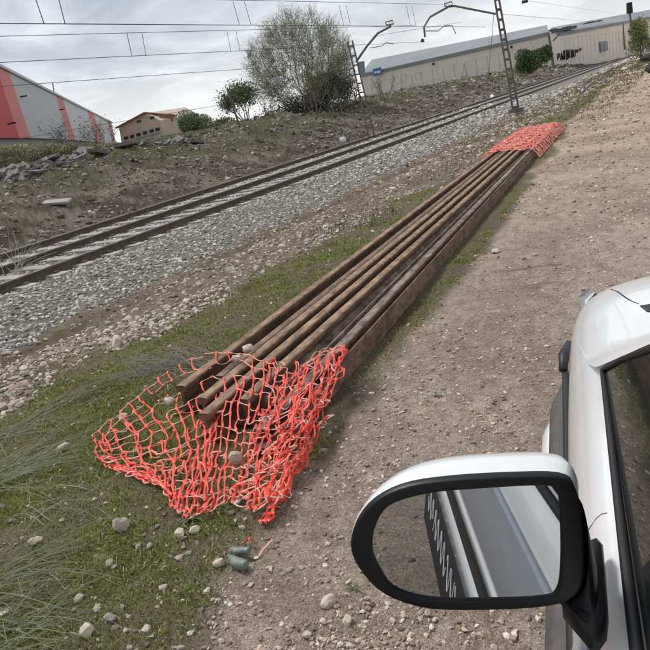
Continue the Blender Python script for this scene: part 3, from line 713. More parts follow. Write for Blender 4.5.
rosette(330, 340, 6, .09, 'small green shoot between the rails just above the netting', z=.09, wide=.005, up=1.1, seed=3)
rosette(60, 372, 8, .09, 'low green weed in the verge left of the netting', seed=4, wide=.008)
rosette(355, 590, 7, .05, 'tiny grass tuft on the dirt road above the tan stone', seed=5, wide=.003, up=.6)
rosette(437, 395, 7, .05, 'small dull weed on the road between pile and mirror', seed=6, wide=.004)

# ------------------------------------------------------------------ concrete rubble on the bank
slab_m = []
for i in range(8):
    g = np.random.default_rng(900+i)
    v = np.array([(-1,-1,-1),(1,-1,-1),(1,1,-1),(-1,1,-1),(-1,-1,1),(1,-1,1),(1,1,1),(-1,1,1)], float)*(1+.14*g.standard_normal((8, 3)))*.5
    me = bpy.data.meshes.new('slab'); me.from_pydata(v.tolist(), [], [(0,3,2,1),(4,5,6,7),(0,1,5,4),(1,2,6,5),(2,3,7,6),(3,0,4,7)]); me.materials.append(M['concrete']); slab_m.append(me)
def slab(px, py, D, sx, sy, sz_, label, group, tilt=.35):
    P = rdist(px, py, D); z = gz(P[0], P[1]); o = bpy.data.objects.new('rubble_piece', random.choice(slab_m)); COL.objects.link(o)
    o.location = (P[0], P[1], z+.06); o.scale = (sx, sy, sz_); o.rotation_euler = (random.uniform(-tilt, tilt), random.uniform(-tilt, tilt), random.uniform(0, 3.1)); tag(o, label, 'rubble', group)
g1 = 'broken concrete slabs dumped along the bank'
for i in range(170):
    t = random.random(); px = -5+210*t; D = 24+6*t+random.uniform(-1.3, 1.6)
    k = random.uniform(.16, .42) if random.random() < .75 else random.uniform(.4, .72)
    slab(px, 160, D, k, k*random.uniform(.5, .8), random.uniform(.06, .13), 'broken concrete slab in the long rubble row on the left bank', g1, .5)
for i in range(40):
    px = random.uniform(190, 400); D = random.uniform(28, 44)
    k = random.uniform(.12, .4); slab(px, 130, D, k, k*.7, k*.4, 'small concrete chunk on the bank below the bare tree', 'concrete chunks below the bare tree')
P = back(55, 196, .75); o = MB().box((0, 0, 0), (.75, .3, .06)).build('pale_board', M['sleeper']); o.location = (P[0], P[1], gz(P[0], P[1])+.08); o.rotation_euler = (.2, .1, .35); tag(o, 'single pale board lying alone on the left bank', 'board')
for (px, py, s_, lb) in ((343, 140, .35, 'white lump lying just behind the far rail left of the lattice mast'), (492, 96, .5, 'white stone behind the far rail beside the nearer mast'), (184, 165, .4, 'upright pale rock on the brown bank above the rails')):
    P = back(px, py, 0.1); stone_obj(P[0], P[1], s_*.5, 77+px, 'white' if px > 300 else 'greystone', .9); tag(COL.objects[-1], lb, 'stone')

# ------------------------------------------------------------------ masts and wires
def mast(basept, toppt, wb, wt, n, label, arm=None, extra=None, nlev=16):
    B = np.array(basept); T = np.array(toppt); par = empty('catenary_mast', B, label, 'mast')
    side = np.array([.82, -.57, 0.0]); side = np.array([cos(AR), sin(AR), 0])
    for s in (-1, 1):
        mb = MB(); mb.strip(B+side*s*wb/2, T+side*s*wt/2, .065, .10, up=(side[1], -side[0], 0)); mb.build('mast_leg', M['brownsteel'], par, off=B)
    for i in range(nlev):
        t = (i+.4)/nlev; C_ = B+(T-B)*t; w_ = wb+(wt-wb)*t
        MB().box(C_, (w_-.06, .05, .11 if n else .06), np.array([side, [-side[1], side[0], 0], [0, 0, 1]]).T).build('batten', M['brownsteel'], par, off=B)
    MB().box(B+np.array([0, 0, .02]), (.6, .5, .2)).build('footing', M['concrete'], par, off=B)
    return par
# mast 2 (nearer)
B2 = back(516, 111, -.15); D2 = math.hypot(B2[0], B2[1]); t2 = rdist(497, 0, D2); ax2 = (t2-B2); T2 = B2+ax2*1.5
m2 = mast(B2, T2, .27, .13, True, 'nearer lattice catenary mast standing beside the ballast right of centre', nlev=17)
def P2(px, py, D=D2): return rdist(px, py, D)
def arm(par, pts, r, off, br=None):
    MB().tube(pts, r, n=6).build('cantilever_arm', M['steel'], par, off=off)
arm(m2, [P2(496, 14), P2(470, 9), P2(455, 6, D2-.6), P2(449, 6.5, D2-.8), P2(430, 17, D2-1.4), P2(424, 27, D2-1.6), P2(425, 37, D2-1.6)], .045, B2)
def bracket(par, px, py, D, off, w=.16):
    c = P2(px, py, D); mb = MB(); a = np.array([cos(AR), sin(AR), 0]); z = np.array([-.2*a[0], -.2*a[1], 1])
    q = [c-a*w, c-a*w+z*w*.8, c+a*w+z*w*.9, c+a*w]; mb.tube(q+[q[0]], .03, n=4); mb.build('bracket', M['steel'], par, off=off)
bracket(m2, 449, 6, D2-.8, B2)
arm(m2, [P2(425, 31, D2-1.6), P2(438, 31, D2-1.3), P2(444, 26, D2-1.2), P2(452, 25.5, D2-1), P2(456, 34, D2-1)], .018, B2)
MB().tube([P2(421, 40, D2-1.6), P2(424, 41, D2-1.6)], .07, n=8).build('insulator', M['porcelain'], m2, off=B2)
MB().tube([P2(494, 12), P2(486, 108)], .012, n=4).build('stay_wire', M['steel'], m2, off=B2)
# mast 1 (farther, left)
d1 = 31.0; B1 = rdist(371, 132, d1); B1[2] = gz(B1[0], B1[1])-.05; T1 = rdist(350, 41, d1)
m1 = mast(B1, T1, .26, .20, False, 'farther lattice catenary mast on the bank beside the bare tree', nlev=11)
arm(m1, [P2(356, 62, d1), P2(367, 46, d1-.3), P2(378, 33, d1-.6), P2(391, 26, d1-.9)], .05, B1)
bracket(m1, 390, 24.5, d1-.9, B1, .15)
arm(m1, [P2(370, 48, d1-.5), P2(382, 46, d1-.6), P2(386, 42.5, d1-.7), P2(393, 44, d1-.8)], .016, B1)
for q in ((352, 72), (358, 98)):
    MB().tube([P2(q[0]+3*sin(t), q[1]+4.0*cos(t), d1-.12) for t in np.linspace(0, 6.28, 10)], .022, n=4).build('cable_coil', M['black'], m1, off=B1)
# leaning sign post on the bank
d3 = 34.0; B3 = rdist(240, 126, d3); B3[2] = gz(B3[0], B3[1])-.2; T3_ = rdist(227, 88, d3); p3 = empty('sign_post', B3, 'dark leaning post with narrow board left of the small tree', 'post')
MB().tube([B3, T3_], .05, n=6).build('post', M['brownsteel'], p3, off=B3)
MB().strip(rdist(227, 88, d3-.08), rdist(230.5, 101, d3-.08), .22, .05).build('board', M['steel'], p3, off=B3)
# far masts and signal on the right
def thinmast(px0, py0, px1, py1, D, r, label, cat='mast', head=False):
    B = rdist(px0, py0, D); T = rdist(px1, py1, D); p = empty('line_post' if not head else 'railway_signal', B, label, cat)
    MB().tube([B-np.array([0, 0, .5]), T], [r, r*.7], n=6).build('post', M['brownsteel'], p, off=B)
    return p, B, T
p, B, T = thinmast(553, 62, 548.5, 33, 110, .22, 'far steel mast with slanting strut beside the green bush'); MB().tube([rdist(553, 41, 110), rdist(560, 33, 110)], .12, n=5).build('strut', M['brownsteel'], p, off=B)
p, B, T = thinmast(624.5, 47, 623, 23, 150, .16, 'farthest steel mast before the right end of the warehouse')
p, B, T = thinmast(633, 47, 629.5, 8, 140, .22, 'tall railway signal with round dark head at upper right', 'signal', True)
MB().tube([T-np.array([0, 0, .9]), T+np.array([0, 0, .9])], [.55, .5], n=10).build('signal_head', M['black'], p, off=B)
for i, (a, b, c, d, D, lb) in enumerate(((585, 92, 583.5, 79, 42, 'short white marker post beside the track, nearer one'), (606, 84, 604.5, 76, 52, 'short white marker post beside the track, farther one'))):
    B = back(a, b, -.1); Dd = math.hypot(B[0], B[1]); T = rdist(c, d, Dd); o = MB().tube([B, T], .07, n=6).build('marker_post', M['plinth']); tag(o, lb, 'post')
for i, (px, py, w_, h_) in enumerate(((643, 61, 1.6, .8), (645, 72, 1.3, .5))):
    P = back(px, py+2, 0); stone_obj(P[0]+.6, P[1], w_*.6, 40+i, 'black', .6); tag(COL.objects[-1], ['farther dark heap beside the road at the right edge', 'nearer dark heap beside the road at the right edge'][i], 'heap')

def wire(pts, r, label, drops=()):
    p = empty('overhead_wire', pts[0], label, 'wire'); off = pts[0]
    MB().tube(pts, r, n=5).build('wire', M['wire'], p, off=off)
    for a, b in drops: MB().tube([a, b], .013, n=4).build('dropper', M['wire'], p, off=off)
    return p
def ext(a, b, t): return a+(b-a)*t
def wl(p, q, X0, X1, r, label, t0=-.6, t1=1.0, drops=()):
    A = rx(*p, X0); Bq = rx(*q, X1); return wire([ext(A, Bq, t0), A, Bq] + ([ext(A, Bq, t1)] if t1 > 1 else []), r, label, [(rx(*a, X0), rx(*b, X0)) for a, b in drops])
wl((0, 23.5), (440, 26.5), -13, -11.6, .013, 'thick contact wire crossing the sky, second from the top', t1=1.35, drops=[((36, 0), (44, 23.5)), ((59, 0), (65, 23.7)), ((233, 1.5), (239.5, 25)), ((244.5, 1.5), (251, 25)), ((339, 5), (344, 26)), ((346, 5), (350.5, 26)), ((406.5, 6), (410.5, 26.5)), ((412, 6), (416, 26.5))])
wl((185, -1), (450, 4.6), -13, -11.6, .011, 'messenger wire along the top edge of the photo', t1=1.0)
wl((0, 36.3), (262, 29.5), -17, -15, .010, 'thin messenger wire just below the thick contact wire', t1=2.2, drops=[((127, 33.5), (132, 56.5)), ((142, 33), (146, 56)), ((227, 31), (231, 52)), ((236, 31), (240, 51))])
wl((0, 62.5), (348, 45.5), -17, -14.5, .011, 'lower contact wire running toward the farther mast', t1=1.5)
wl((0, 86.5), (250, 68.5), -22, -20, .012, 'feeder wire passing behind the bare tree', t1=1.6)
wl((0, 142), (220, 105), -30, -26, .012, 'low wire sloping up in front of the halls', t1=1.15)
wl((500, 14), (640, 26), -7.1, -4, .011, 'thin wire from the nearer mast to the upper right', t0=0, t1=1.1)
wl((522, 0), (640, 17), -8.5, -5.5, .011, 'wire crossing the sky at the upper right corner', t0=-.3, t1=1.1)
wl((380, 35), (450, 24), -14.5, -12.5, .010, 'short wire between the two cantilever arms', t0=-.1, t1=1.2)
P = rdist(525, 1.5, 30); mb = MB(); mb.tube([P-np.array([.12, 0, 0]), P+np.array([.12, 0, 0])], .06, n=8); tag(mb.build('wire_insulator', M['porcelain']), 'small dark insulator on the wire at the top right', 'insulator')

# ------------------------------------------------------------------ buildings
def facade(name, A, B, label, cat): return empty(name, (A+B)/2*np.array([1, 1, 0])+np.array([0, 0, A[2]]), label, cat)
def quadpanel(A, B, px, mt, name, par, proud=0.0, thick=.25, lab=None):
    """polygon of photo points on the vertical plane A-B, with thickness away from the viewer"""
    n = np.array([B[1]-A[1], -(B[0]-A[0]), 0.0]); n /= np.linalg.norm(n)
    if n@(CAM-A) < 0: n = -n
    P = [vplane(x, y, A, B)+n*proud for x, y in px]; k = len(P)
    vs = P+[p-n*thick for p in P]; fs = [tuple(range(k)), tuple(range(k, 2*k))[::-1]]+[(i, i+k, (i+1) % k+k, (i+1) % k) for i in range(k)]
    o = MB().add(vs, fs).build(name, M[mt], par, off=par.location)
    if lab: o['label'] = lab
    return o
# left hall with red and grey stripes
HA = rdist(0, 150, 58); HBp = rdist(116, 141, 150)
hall = facade('striped_hall', HA, HBp, 'long industrial hall with red and grey vertical stripes at the left edge', 'building')
def roofy(x): return 67+.502*x          # roof line of the photograph
def basey(x): return 138 if x < 50 else 138+(x-50)*.08
def lx(xt, slope, y): return xt+slope*(y-roofy(xt))
edges = [(-95, .33), (-30, .33), (-4.5, .33), (8.5, .335), (55.5, .30), (62.5, .30), (87, .28), (93.5, .28), (107, .27), (111, .25)]
kinds = ['hgrey', 'hred', 'hpink', 'hgrey', 'hpink', 'hgrey2', 'hpink', 'hgrey2', 'hpink']
def bot(xt, s):
    y = basey(xt+s*50); return (lx(xt, s, y), y)
for (a, sa), (b, sb), k in zip(edges[:-1], edges[1:], kinds):
    q = [(a, roofy(a)), (b, roofy(b)), bot(b, sb), bot(a, sa)]
    P = [vplane(x, y, HA, HBp) for x, y in q]
    # corrugated panel: fold the sheet into ribs
    n = np.array([HBp[1]-HA[1], -(HBp[0]-HA[0]), 0.0]); n /= np.linalg.norm(n); n = n if n@(CAM-HA) > 0 else -n
    W_ = np.linalg.norm((P[1]-P[0])[:2]); nr = int(min(90, max(8, W_/.35))); vs = []; 
    for i in range(nr*2+1):
        t = i/(nr*2); o_ = n*(.05 if i % 2 else 0); vs += [P[0]+(P[1]-P[0])*t+o_, P[3]+(P[2]-P[3])*t+o_]
    vs2 = [p-n*.2 for p in vs]; K = len(vs); fs = [(2*i, 2*i+2, 2*i+3, 2*i+1) for i in range(nr*2)]+[(K+2*i, K+2*i+1, K+2*i+3, K+2*i+2) for i in range(nr*2)]+[(2*i, K+2*i, K+2*i+2, 2*i+2) for i in range(nr*2)]
    o = MB().add(vs+vs2, fs).build('cladding_panel', M[k], hall, off=hall.location); o['label'] = {'hgrey': 'grey cladding panel', 'hgrey2': 'pale grey cladding panel', 'hred': 'dark red cladding panel', 'hpink': 'light red cladding stripe'}[k]
quadpanel(HA, HBp, [(-95, 128), (0, 136), (47, 136), (87, 141), (118, 141.5), (119, 152), (0, 165), (-90, 170)], 'plinth', 'plinth', hall, proud=-.25)
tA, tB = vplane(-95, roofy(-95), HA, HBp), vplane(111.5, roofy(111.5)-.3, HA, HBp)
MB().strip(tA, tB, .5, .25).build('roof_trim', M['hgrey'], hall, off=hall.location)
nn = np.array([HBp[1]-HA[1], -(HBp[0]-HA[0]), 0.0]); nn /= np.linalg.norm(nn); nn = nn if nn@(CAM-HA) > 0 else -nn
bk = -nn*60
a0, a1 = vplane(-95, 150, HA, HBp), vplane(118, 142, HA, HBp); zt = tB[2]
MB().add([tA-nn*.3, tB-nn*.3, tB+bk, tA+bk, np.array([a0[0], a0[1], 0])-nn*.3, np.array([a1[0], a1[1], 0])-nn*.3, np.array([a1[0], a1[1], 0])+bk, np.array([a0[0], a0[1], 0])+bk], [(0,1,2,3),(1,5,6,2),(3,2,6,7),(0,3,7,4)]).build('hall_shell', M['hgrey2'], hall, off=hall.location)
for q in ((20, 97), (59, 110), (8, 124)):
    c = vplane(*q, HA, HBp)+nn*.5; MB().strip(c-nn*.5, c+nn*.15, .12, .12).build('wall_lamp', M['black'], hall, off=hall.location)
c = vplane(54, 92, HA, HBp); MB().tube([c, vplane(52.5, 83, HA, HBp)], .08, n=4).build('roof_antenna', M['steel'], hall, off=hall.location)
# railing in front of the hall
RA, RB = rdist(-4, 156, 45), rdist(98, 141.5, 80); rl = empty('handrail', RA, 'grey metal railing running along the foot of the striped hall', 'railing')
for dz in (0, -.5): MB().tube([RA+np.array([0, 0, dz]), RB+np.array([0, 0, dz])], .05, n=5).build('rail', M['steel'], rl, off=RA)
for t in np.linspace(0, 1, 14):
    c = RA+(RB-RA)*t; MB().tube([c+np.array([0, 0, .03]), c-np.array([0, 0, 1.4])], .05, n=5).build('post', M['steel'], rl, off=RA)

# small gabled house
GA, GB = rdist(116, 150, 120), rdist(160, 142, 112); hs = facade('gabled_house', GA, GB, 'beige gabled house with terracotta side and dark windows behind the rubble', 'building')
quadpanel(GA, GB, [(119, 127), (146, 113), (160, 120.5), (165, 142), (123, 152)], 'hwall', 'gable_wall', hs, thick=9)
GC = GB+np.array([9, 14, 0]); GB2 = vplane(159, 142, GA, GB)
quadpanel(GB2, GC, [(160.5, 113.5), (175, 114.5), (181, 136), (164, 141)], 'hwall', 'side_wall', hs, thick=.4)
quadpanel(GB2, GC, [(158.5, 113.5), (172, 114), (173, 121), (160, 123)], 'hroof', 'brick_upper_wall', hs, proud=.25, thick=.3)
MB().strip(vplane(117, 128.5, GA, GB)+np.array([0, 0, .1]), vplane(145.5, 112.6, GA, GB), .8, .2).build('roof_edge', M['hroof'], hs, off=hs.location)
MB().strip(vplane(145, 112.8, GA, GB), vplane(177, 115.5, GB2, GC), .8, .2).build('roof_ridge', M['hroof'], hs, off=hs.location)
for (x0, y0) in ((137, 120.5), (150, 117), ): quadpanel(GA, GB, [(x0, y0), (x0+4, y0-.8), (x0+4.4, y0+1.6), (x0+.4, y0+2.4)], 'window', 'window', hs, proud=.08, thick=.1)
for i, x0 in enumerate((124, 130, 136.5, 143, 149.5, 155.5)): quadpanel(GA, GB, [(x0, 137-.28*(x0-124)), (x0+4, 136-.28*(x0-124)), (x0+4.4, 139-.28*(x0-124)), (x0+.4, 140-.28*(x0-124))], 'window', 'window', hs, proud=.08, thick=.1)
LA, LB = rdist(130, 147, 100), rdist(163, 140, 100); lw = facade('low_shed', LA, LB, 'low white shed in front of the gabled house', 'shed')
quadpanel(LA, LB, [(136, 139), (160, 133), (162, 142), (137, 147.5)], 'white', 'shed_wall', lw, thick=3)
quadpanel(LA, LB, [(135.5, 138), (160, 132), (160.5, 133.4), (136, 139.4)], 'roofA', 'shed_roof', lw, proud=.3, thick=3.4)

# long pale warehouse at right
WA, WB = rdist(365, 104, 125), rdist(549, 64, 112)
wh = facade('pale_warehouse', WA, WB, 'long pale warehouse with grey roof and blue sign behind the tracks', 'building')
def wy(x): return 72.6-(x-365)*.224       # eave
def wb(x): return 102-(x-365)*.205      # foot
xs = np.linspace(362, 549, 11)
for a, b in zip(xs[:-1], xs[1:]):
    quadpanel(WA, WB, [(a+.12, wy(a)), (b-.12, wy(b)), (b+3, wb(b)+3), (a+3, wb(a)+3)], 'wallA', 'wall_panel', wh, thick=.4)
quadpanel(WA, WB, [(361, 74), (549.5, 32), (552, 66), (365, 106)], 'wallA', 'wall_core', wh, proud=-.12, thick=24)
def roofpoly(px, back_, name, mt, par, A, B, up=0):
    n = np.array([B[1]-A[1], -(B[0]-A[0]), 0.0]); n /= np.linalg.norm(n); n = n if n@(CAM-A) > 0 else -n
    e0, e1 = vplane(*px[0], A, B)+n*.2, vplane(*px[1], A, B)+n*.2
    h0 = vplane(*px[2], A-n*back_, B-n*back_); h1 = vplane(*px[3], A-n*back_, B-n*back_)
    vs = [e0, e1, h1, h0]; vs += [q-np.array([0, 0, .5]) for q in vs]
    return MB().add(vs, [(0,1,2,3),(4,7,6,5),(0,4,5,1),(1,5,6,2),(2,6,7,3),(3,7,4,0)]).build(name, M[mt], par, off=par.location)
roofpoly([(361, 74.0), (549, 31.7), (372, 59.5), (547, 25)], 9, 'roof', 'roofA', wh, WA, WB)
quadpanel(WA, WB, [(357, 62), (364, 61), (365, 73.5), (359, 75)], 'roofA', 'roof_end', wh, proud=.1)
quadpanel(WA, WB, [(375, 69), (383, 66.8), (384.2, 73.6), (376.5, 76)], 'blue', 'sign', wh, proud=.9, thick=.2, lab='blue sign with white letters')
for i, x0 in enumerate((376.8, 379.2, 381.2)): quadpanel(WA, WB, [(x0, 71.2-.25*i), (x0+1.6, 70.7-.25*i), (x0+1.7, 73-.25*i), (x0+.1, 73.4-.25*i)], 'white', 'sign_letter', wh, proud=1.0, thick=.1)
for q in ((433, 63), (456, 80), (511, 46)): quadpanel(WA, WB, [(q[0], q[1]), (q[0]+1.6, q[1]-.4), (q[0]+1.7, q[1]+1.6), (q[0]+.1, q[1]+2)], 'black', 'wall_lamp', wh, proud=.4, thick=.3)
def ring(px, py, r_, wpx, nm, mt, par, A, B, squash=1):
    n = np.array([B[1]-A[1], -(B[0]-A[0]), 0.0]); n /= np.linalg.norm(n); n = n if n@(CAM-A) > 0 else -n
    MB().tube([vplane(px+r_*cos(t), py+r_*squash*sin(t), A, B)+n*.06 for t in np.linspace(0, 6.28, 14)], wpx, n=4).build(nm, M[mt], par, off=par.location)
# second section, farther right
VA, VB = rdist(549, 64, 112), rdist(650, 46, 175)
w2 = facade('far_warehouse', VA, VB, 'second pale warehouse section with ragged dark roof and graffiti', 'building')
def vy(x): return 34.5-(x-549)*.175
def vb(x): return 63-(x-549)*.185
xs = np.linspace(549.5, 660, 6)
for a, b in zip(xs[:-1], xs[1:]): quadpanel(VA, VB, [(a+.1, vy(a)), (b-.1, vy(b)), (b+1, vb(b)+9), (a+1, vb(a)+9)], 'wallA', 'wall_panel', w2, thick=.4)
quadpanel(VA, VB, [(549.6, 34), (660, 15), (661, 54), (550.6, 74)], 'wallA', 'wall_core', w2, proud=-.12, thick=24)
roofpoly([(548, 34.5), (662, 14.5), (551, 27.5), (662, 7.5)], 9, 'roof', 'roofA', w2, VA, VB)
quadpanel(VA, VB, [(549, 31), (573, 26), (573, 29), (549, 34)], 'darkroof', 'dark_roof_strip', w2, proud=.6, thick=1)
for (x0, h_) in ((575, 2.2), (589, 1.6), (607, 3.4), (611, 4), (617, 3)): quadpanel(VA, VB, [(x0, vy(x0)-6), (x0+4, vy(x0)-6.8-h_*.3), (x0+10, vy(x0)-6.5), (x0+10, vy(x0)-3.5)], 'darkroof', 'roof_ridge_piece', w2, proud=-4, thick=.8)
quadpanel(VA, VB, [(598.5, 42.5), (605.5, 41), (606.5, 50.5), (599.5, 52)], 'greenp', 'gate', w2, proud=.3, thick=.3)
# graffiti letters, blocky, on the wall
def stroke(pts, par, A, B, r_=.26):
    n = np.array([B[1]-A[1], -(B[0]-A[0]), 0.0]); n /= np.linalg.norm(n); n = n if n@(CAM-A) > 0 else -n
    MB().tube([vplane(x, y, A, B)+n*.08 for x, y in pts], r_, n=4, flat=1).build('graffiti_letter', M['black'], par, off=par.location)
for i, s in enumerate(([(556, 61), (555.5, 55), (558, 54.5), (558, 57), (556, 58)], [(559.5, 60), (560.5, 54), (562.5, 59.5)], [(564, 59.3), (563.5, 53.6), (566, 53), (566, 56), (564, 57), (566.6, 58.6)], [(568, 58.4), (567.6, 53), (570, 52.5)], [(571, 58), (570.8, 52.8), (573, 55.3), (573.6, 52), (574, 57.2)], [(563, 51.8), (577, 51), (580, 49.6)])): stroke(s, w2, VA, VB)
# fence in front of both
def fence(A, B, n, h_, label, r_=.05, wires=(1.0, .5)):
    f = empty('wire_fence', A, label, 'fence')
    for t in np.linspace(0, 1, n):
        c = A+(B-A)*t; MB().tube([c-np.array([0, 0, .6]), c+np.array([0, 0, h_])], r_, n=4).build('fence_post', M['fence'], f, off=A)
    for k in wires: MB().tube([A+np.array([0, 0, h_*k]), B+np.array([0, 0, h_*k])], r_*.45, n=4).build('fence_wire', M['fence'], f, off=A)
    return f
fence(rdist(374, 104, 92), rdist(548, 66, 88), 17, 2.6, 'thin grey wire fence in front of the long pale warehouse', .05)
fence(rdist(566, 60, 95), rdist(640, 46.5, 130), 22, 2.6, 'palisade fence of close posts before the far warehouse', .035)
for (px, py) in ((404, 78), (418, 76)):
    P = rdist(px, py, 90); f = MB(); f.tube([P+np.array([.35*cos(t), .1*cos(t), .55*sin(t)]) for t in np.linspace(0, 6.28, 12)], .045, n=4); tag(f.build('loop_ornament', M['fence']), 'left wire loop against the warehouse wall' if px < 410 else 'right wire loop against the warehouse wall', 'wire loop')
P = rdist(465, 78, 86); e_ = empty('steel_frame', P, 'pointed steel frame standing before the warehouse wall left of the mast', 'frame')
for a, b in (((460, 83), (464, 64)), ((469, 81), (464, 64)), ((460.5, 77), (468, 75))): MB().tube([rdist(*a, 86), rdist(*b, 86)], .07, n=4)  .build('bar', M['fence'], e_, off=P)

# ------------------------------------------------------------------ trees
def leafcloud(name, C_, N_, s, cols, matn, par, off):
    n = len(C_); a = rng.standard_normal((n, 3)); a /= np.linalg.norm(a, axis=1)[:, None]; b = rng.standard_normal((n, 3)); b -= a*(a*b).sum(1)[:, None]; b /= np.linalg.norm(b, axis=1)[:, None]
    s = s*(.6+.8*rng.random((n, 1))); C_ = C_-np.array(off)
    P = np.stack([C_-a*s, C_+b*s*.5, C_+a*s, C_-b*s*.5], 1).reshape(-1, 3)
    F = (np.arange(n)*4)[:, None]+np.array([0, 1, 2, 3])
    return mesh_np(name, P, F, M[matn], colors=np.repeat(cols, 4, 0), parent=par)
def grow(mb, g, p, d, ln, r, lev, maxlev, tips, n=4, upb=.12, wob=.18, sp=.55, kids=(4, 7)):
    pts = [np.array(p)]; dd = np.array(d, float); rr = [r]
    for k in range(n):
        dd = dd+g.normal(size=3)*wob+np.array([0, 0, upb]); dd /= np.linalg.norm(dd); pts.append(pts[-1]+dd*ln/n); rr.append(max(r*(1-.75*(k+1)/n), r*.2))
    mb.tube(pts, rr, n=5 if lev == 0 else 3, caps=False)
    if lev >= maxlev: tips += pts[1:]; return
    for _ in range(g.integers(*kids)):
        t = .25+.75*g.random(); f = t*n; i = min(int(f), n-1); q = pts[i]+(pts[i+1]-pts[i])*(f-i)
        ax = (pts[i+1]-pts[i]); ax /= np.linalg.norm(ax); v = g.normal(size=3); v -= ax*(ax@v); v /= np.linalg.norm(v); nd = ax+v*sp*(.7+.6*g.random()); nd /= np.linalg.norm(nd)
        grow(mb, g, q, nd, ln*(.45+.25*g.random())*(1.15-.4*t), r*.45*(1.2-t*.6), lev+1, maxlev, tips, max(2, n-1), upb, wob, sp, kids)
def tree(B, stems, ln, r, label, cat='tree', seed=1, maxlev=3, spread=.7, nleaf=6000, ls=.07, cols=((.2, .22, .11),), kids=(4, 7), upb=.1, leafmat='leaf_pale', jitter=.25, sp=.55, lean=(0, 0), nm='bare_tree'):
    g = np.random.default_rng(seed); par = empty(nm, B, label, cat); tips = []; mb = MB()
    for i in range(stems):
        a = 2*pi*i/stems+g.normal()*.4; s = spread*(.25+.8*g.random()) if stems > 1 else .05
        d = np.array([cos(a)*s+lean[0], sin(a)*s+lean[1], 1.0]); d /= np.linalg.norm(d)
        grow(mb, g, np.array(B)+np.array([cos(a)*.12, sin(a)*.12, -.15]), d, ln*(.8+.3*g.random()), r*(.6+.5*g.random()), 0, maxlev, tips, 5, upb, .14, sp, kids)
    mb.build('trunk', M['bark'], par, off=B)
    tips = np.array(tips); C_ = tips[g.integers(0, len(tips), nleaf)]+g.normal(size=(nleaf, 3))*jitter*.35
    leafcloud('crown', C_, None, ls, palette(nleaf, cols, .25), leafmat, par, B); return par
def bush(C_, rad, n, ls, label, cols, seed=0, nm='bush', par=None, blobs=14, leafmat='leaf', cat='bush', dens=.6):
    g = np.random.default_rng(seed); Bp = np.array(C_)-np.array([0, 0, rad[2]]); par = empty(nm, Bp, label, cat) if par is None else par
    cs = g.normal(size=(blobs, 3)); cs /= np.linalg.norm(cs, axis=1)[:, None]; cs *= (.55*g.random((blobs, 1))**.5+.15); rr = .28+.30*g.random(blobs)
    k = g.integers(0, blobs, n); v = g.normal(size=(n, 3)); v /= np.linalg.norm(v, axis=1)[:, None]
    P = cs[k]+v*rr[k][:, None]*(g.random((n, 1))**.35)
    P = P*np.array(rad)+np.array(C_); P[:, 2] = np.maximum(P[:, 2], Bp[2]-.1)
    shade = palette(blobs, cols, .22)[k]
    mb = MB()
    for i in range(10):
        e_ = cs[g.integers(0, blobs)]*np.array(rad)*.9+np.array(C_); mb.tube([Bp+g.normal(size=3)*np.array([.1, .1, 0])*rad[0], (Bp+e_)/2+g.normal(size=3)*.08*rad[0], e_], [.05*rad[2]*.5, .03*rad[2]*.5, .01], n=4, caps=False)
    mb.build('trunk', M['bark'], par, off=par.location); leafcloud('crown', P, None, ls, shade*(1+.15*g.standard_normal((n, 1))), leafmat, par, par.location); return par
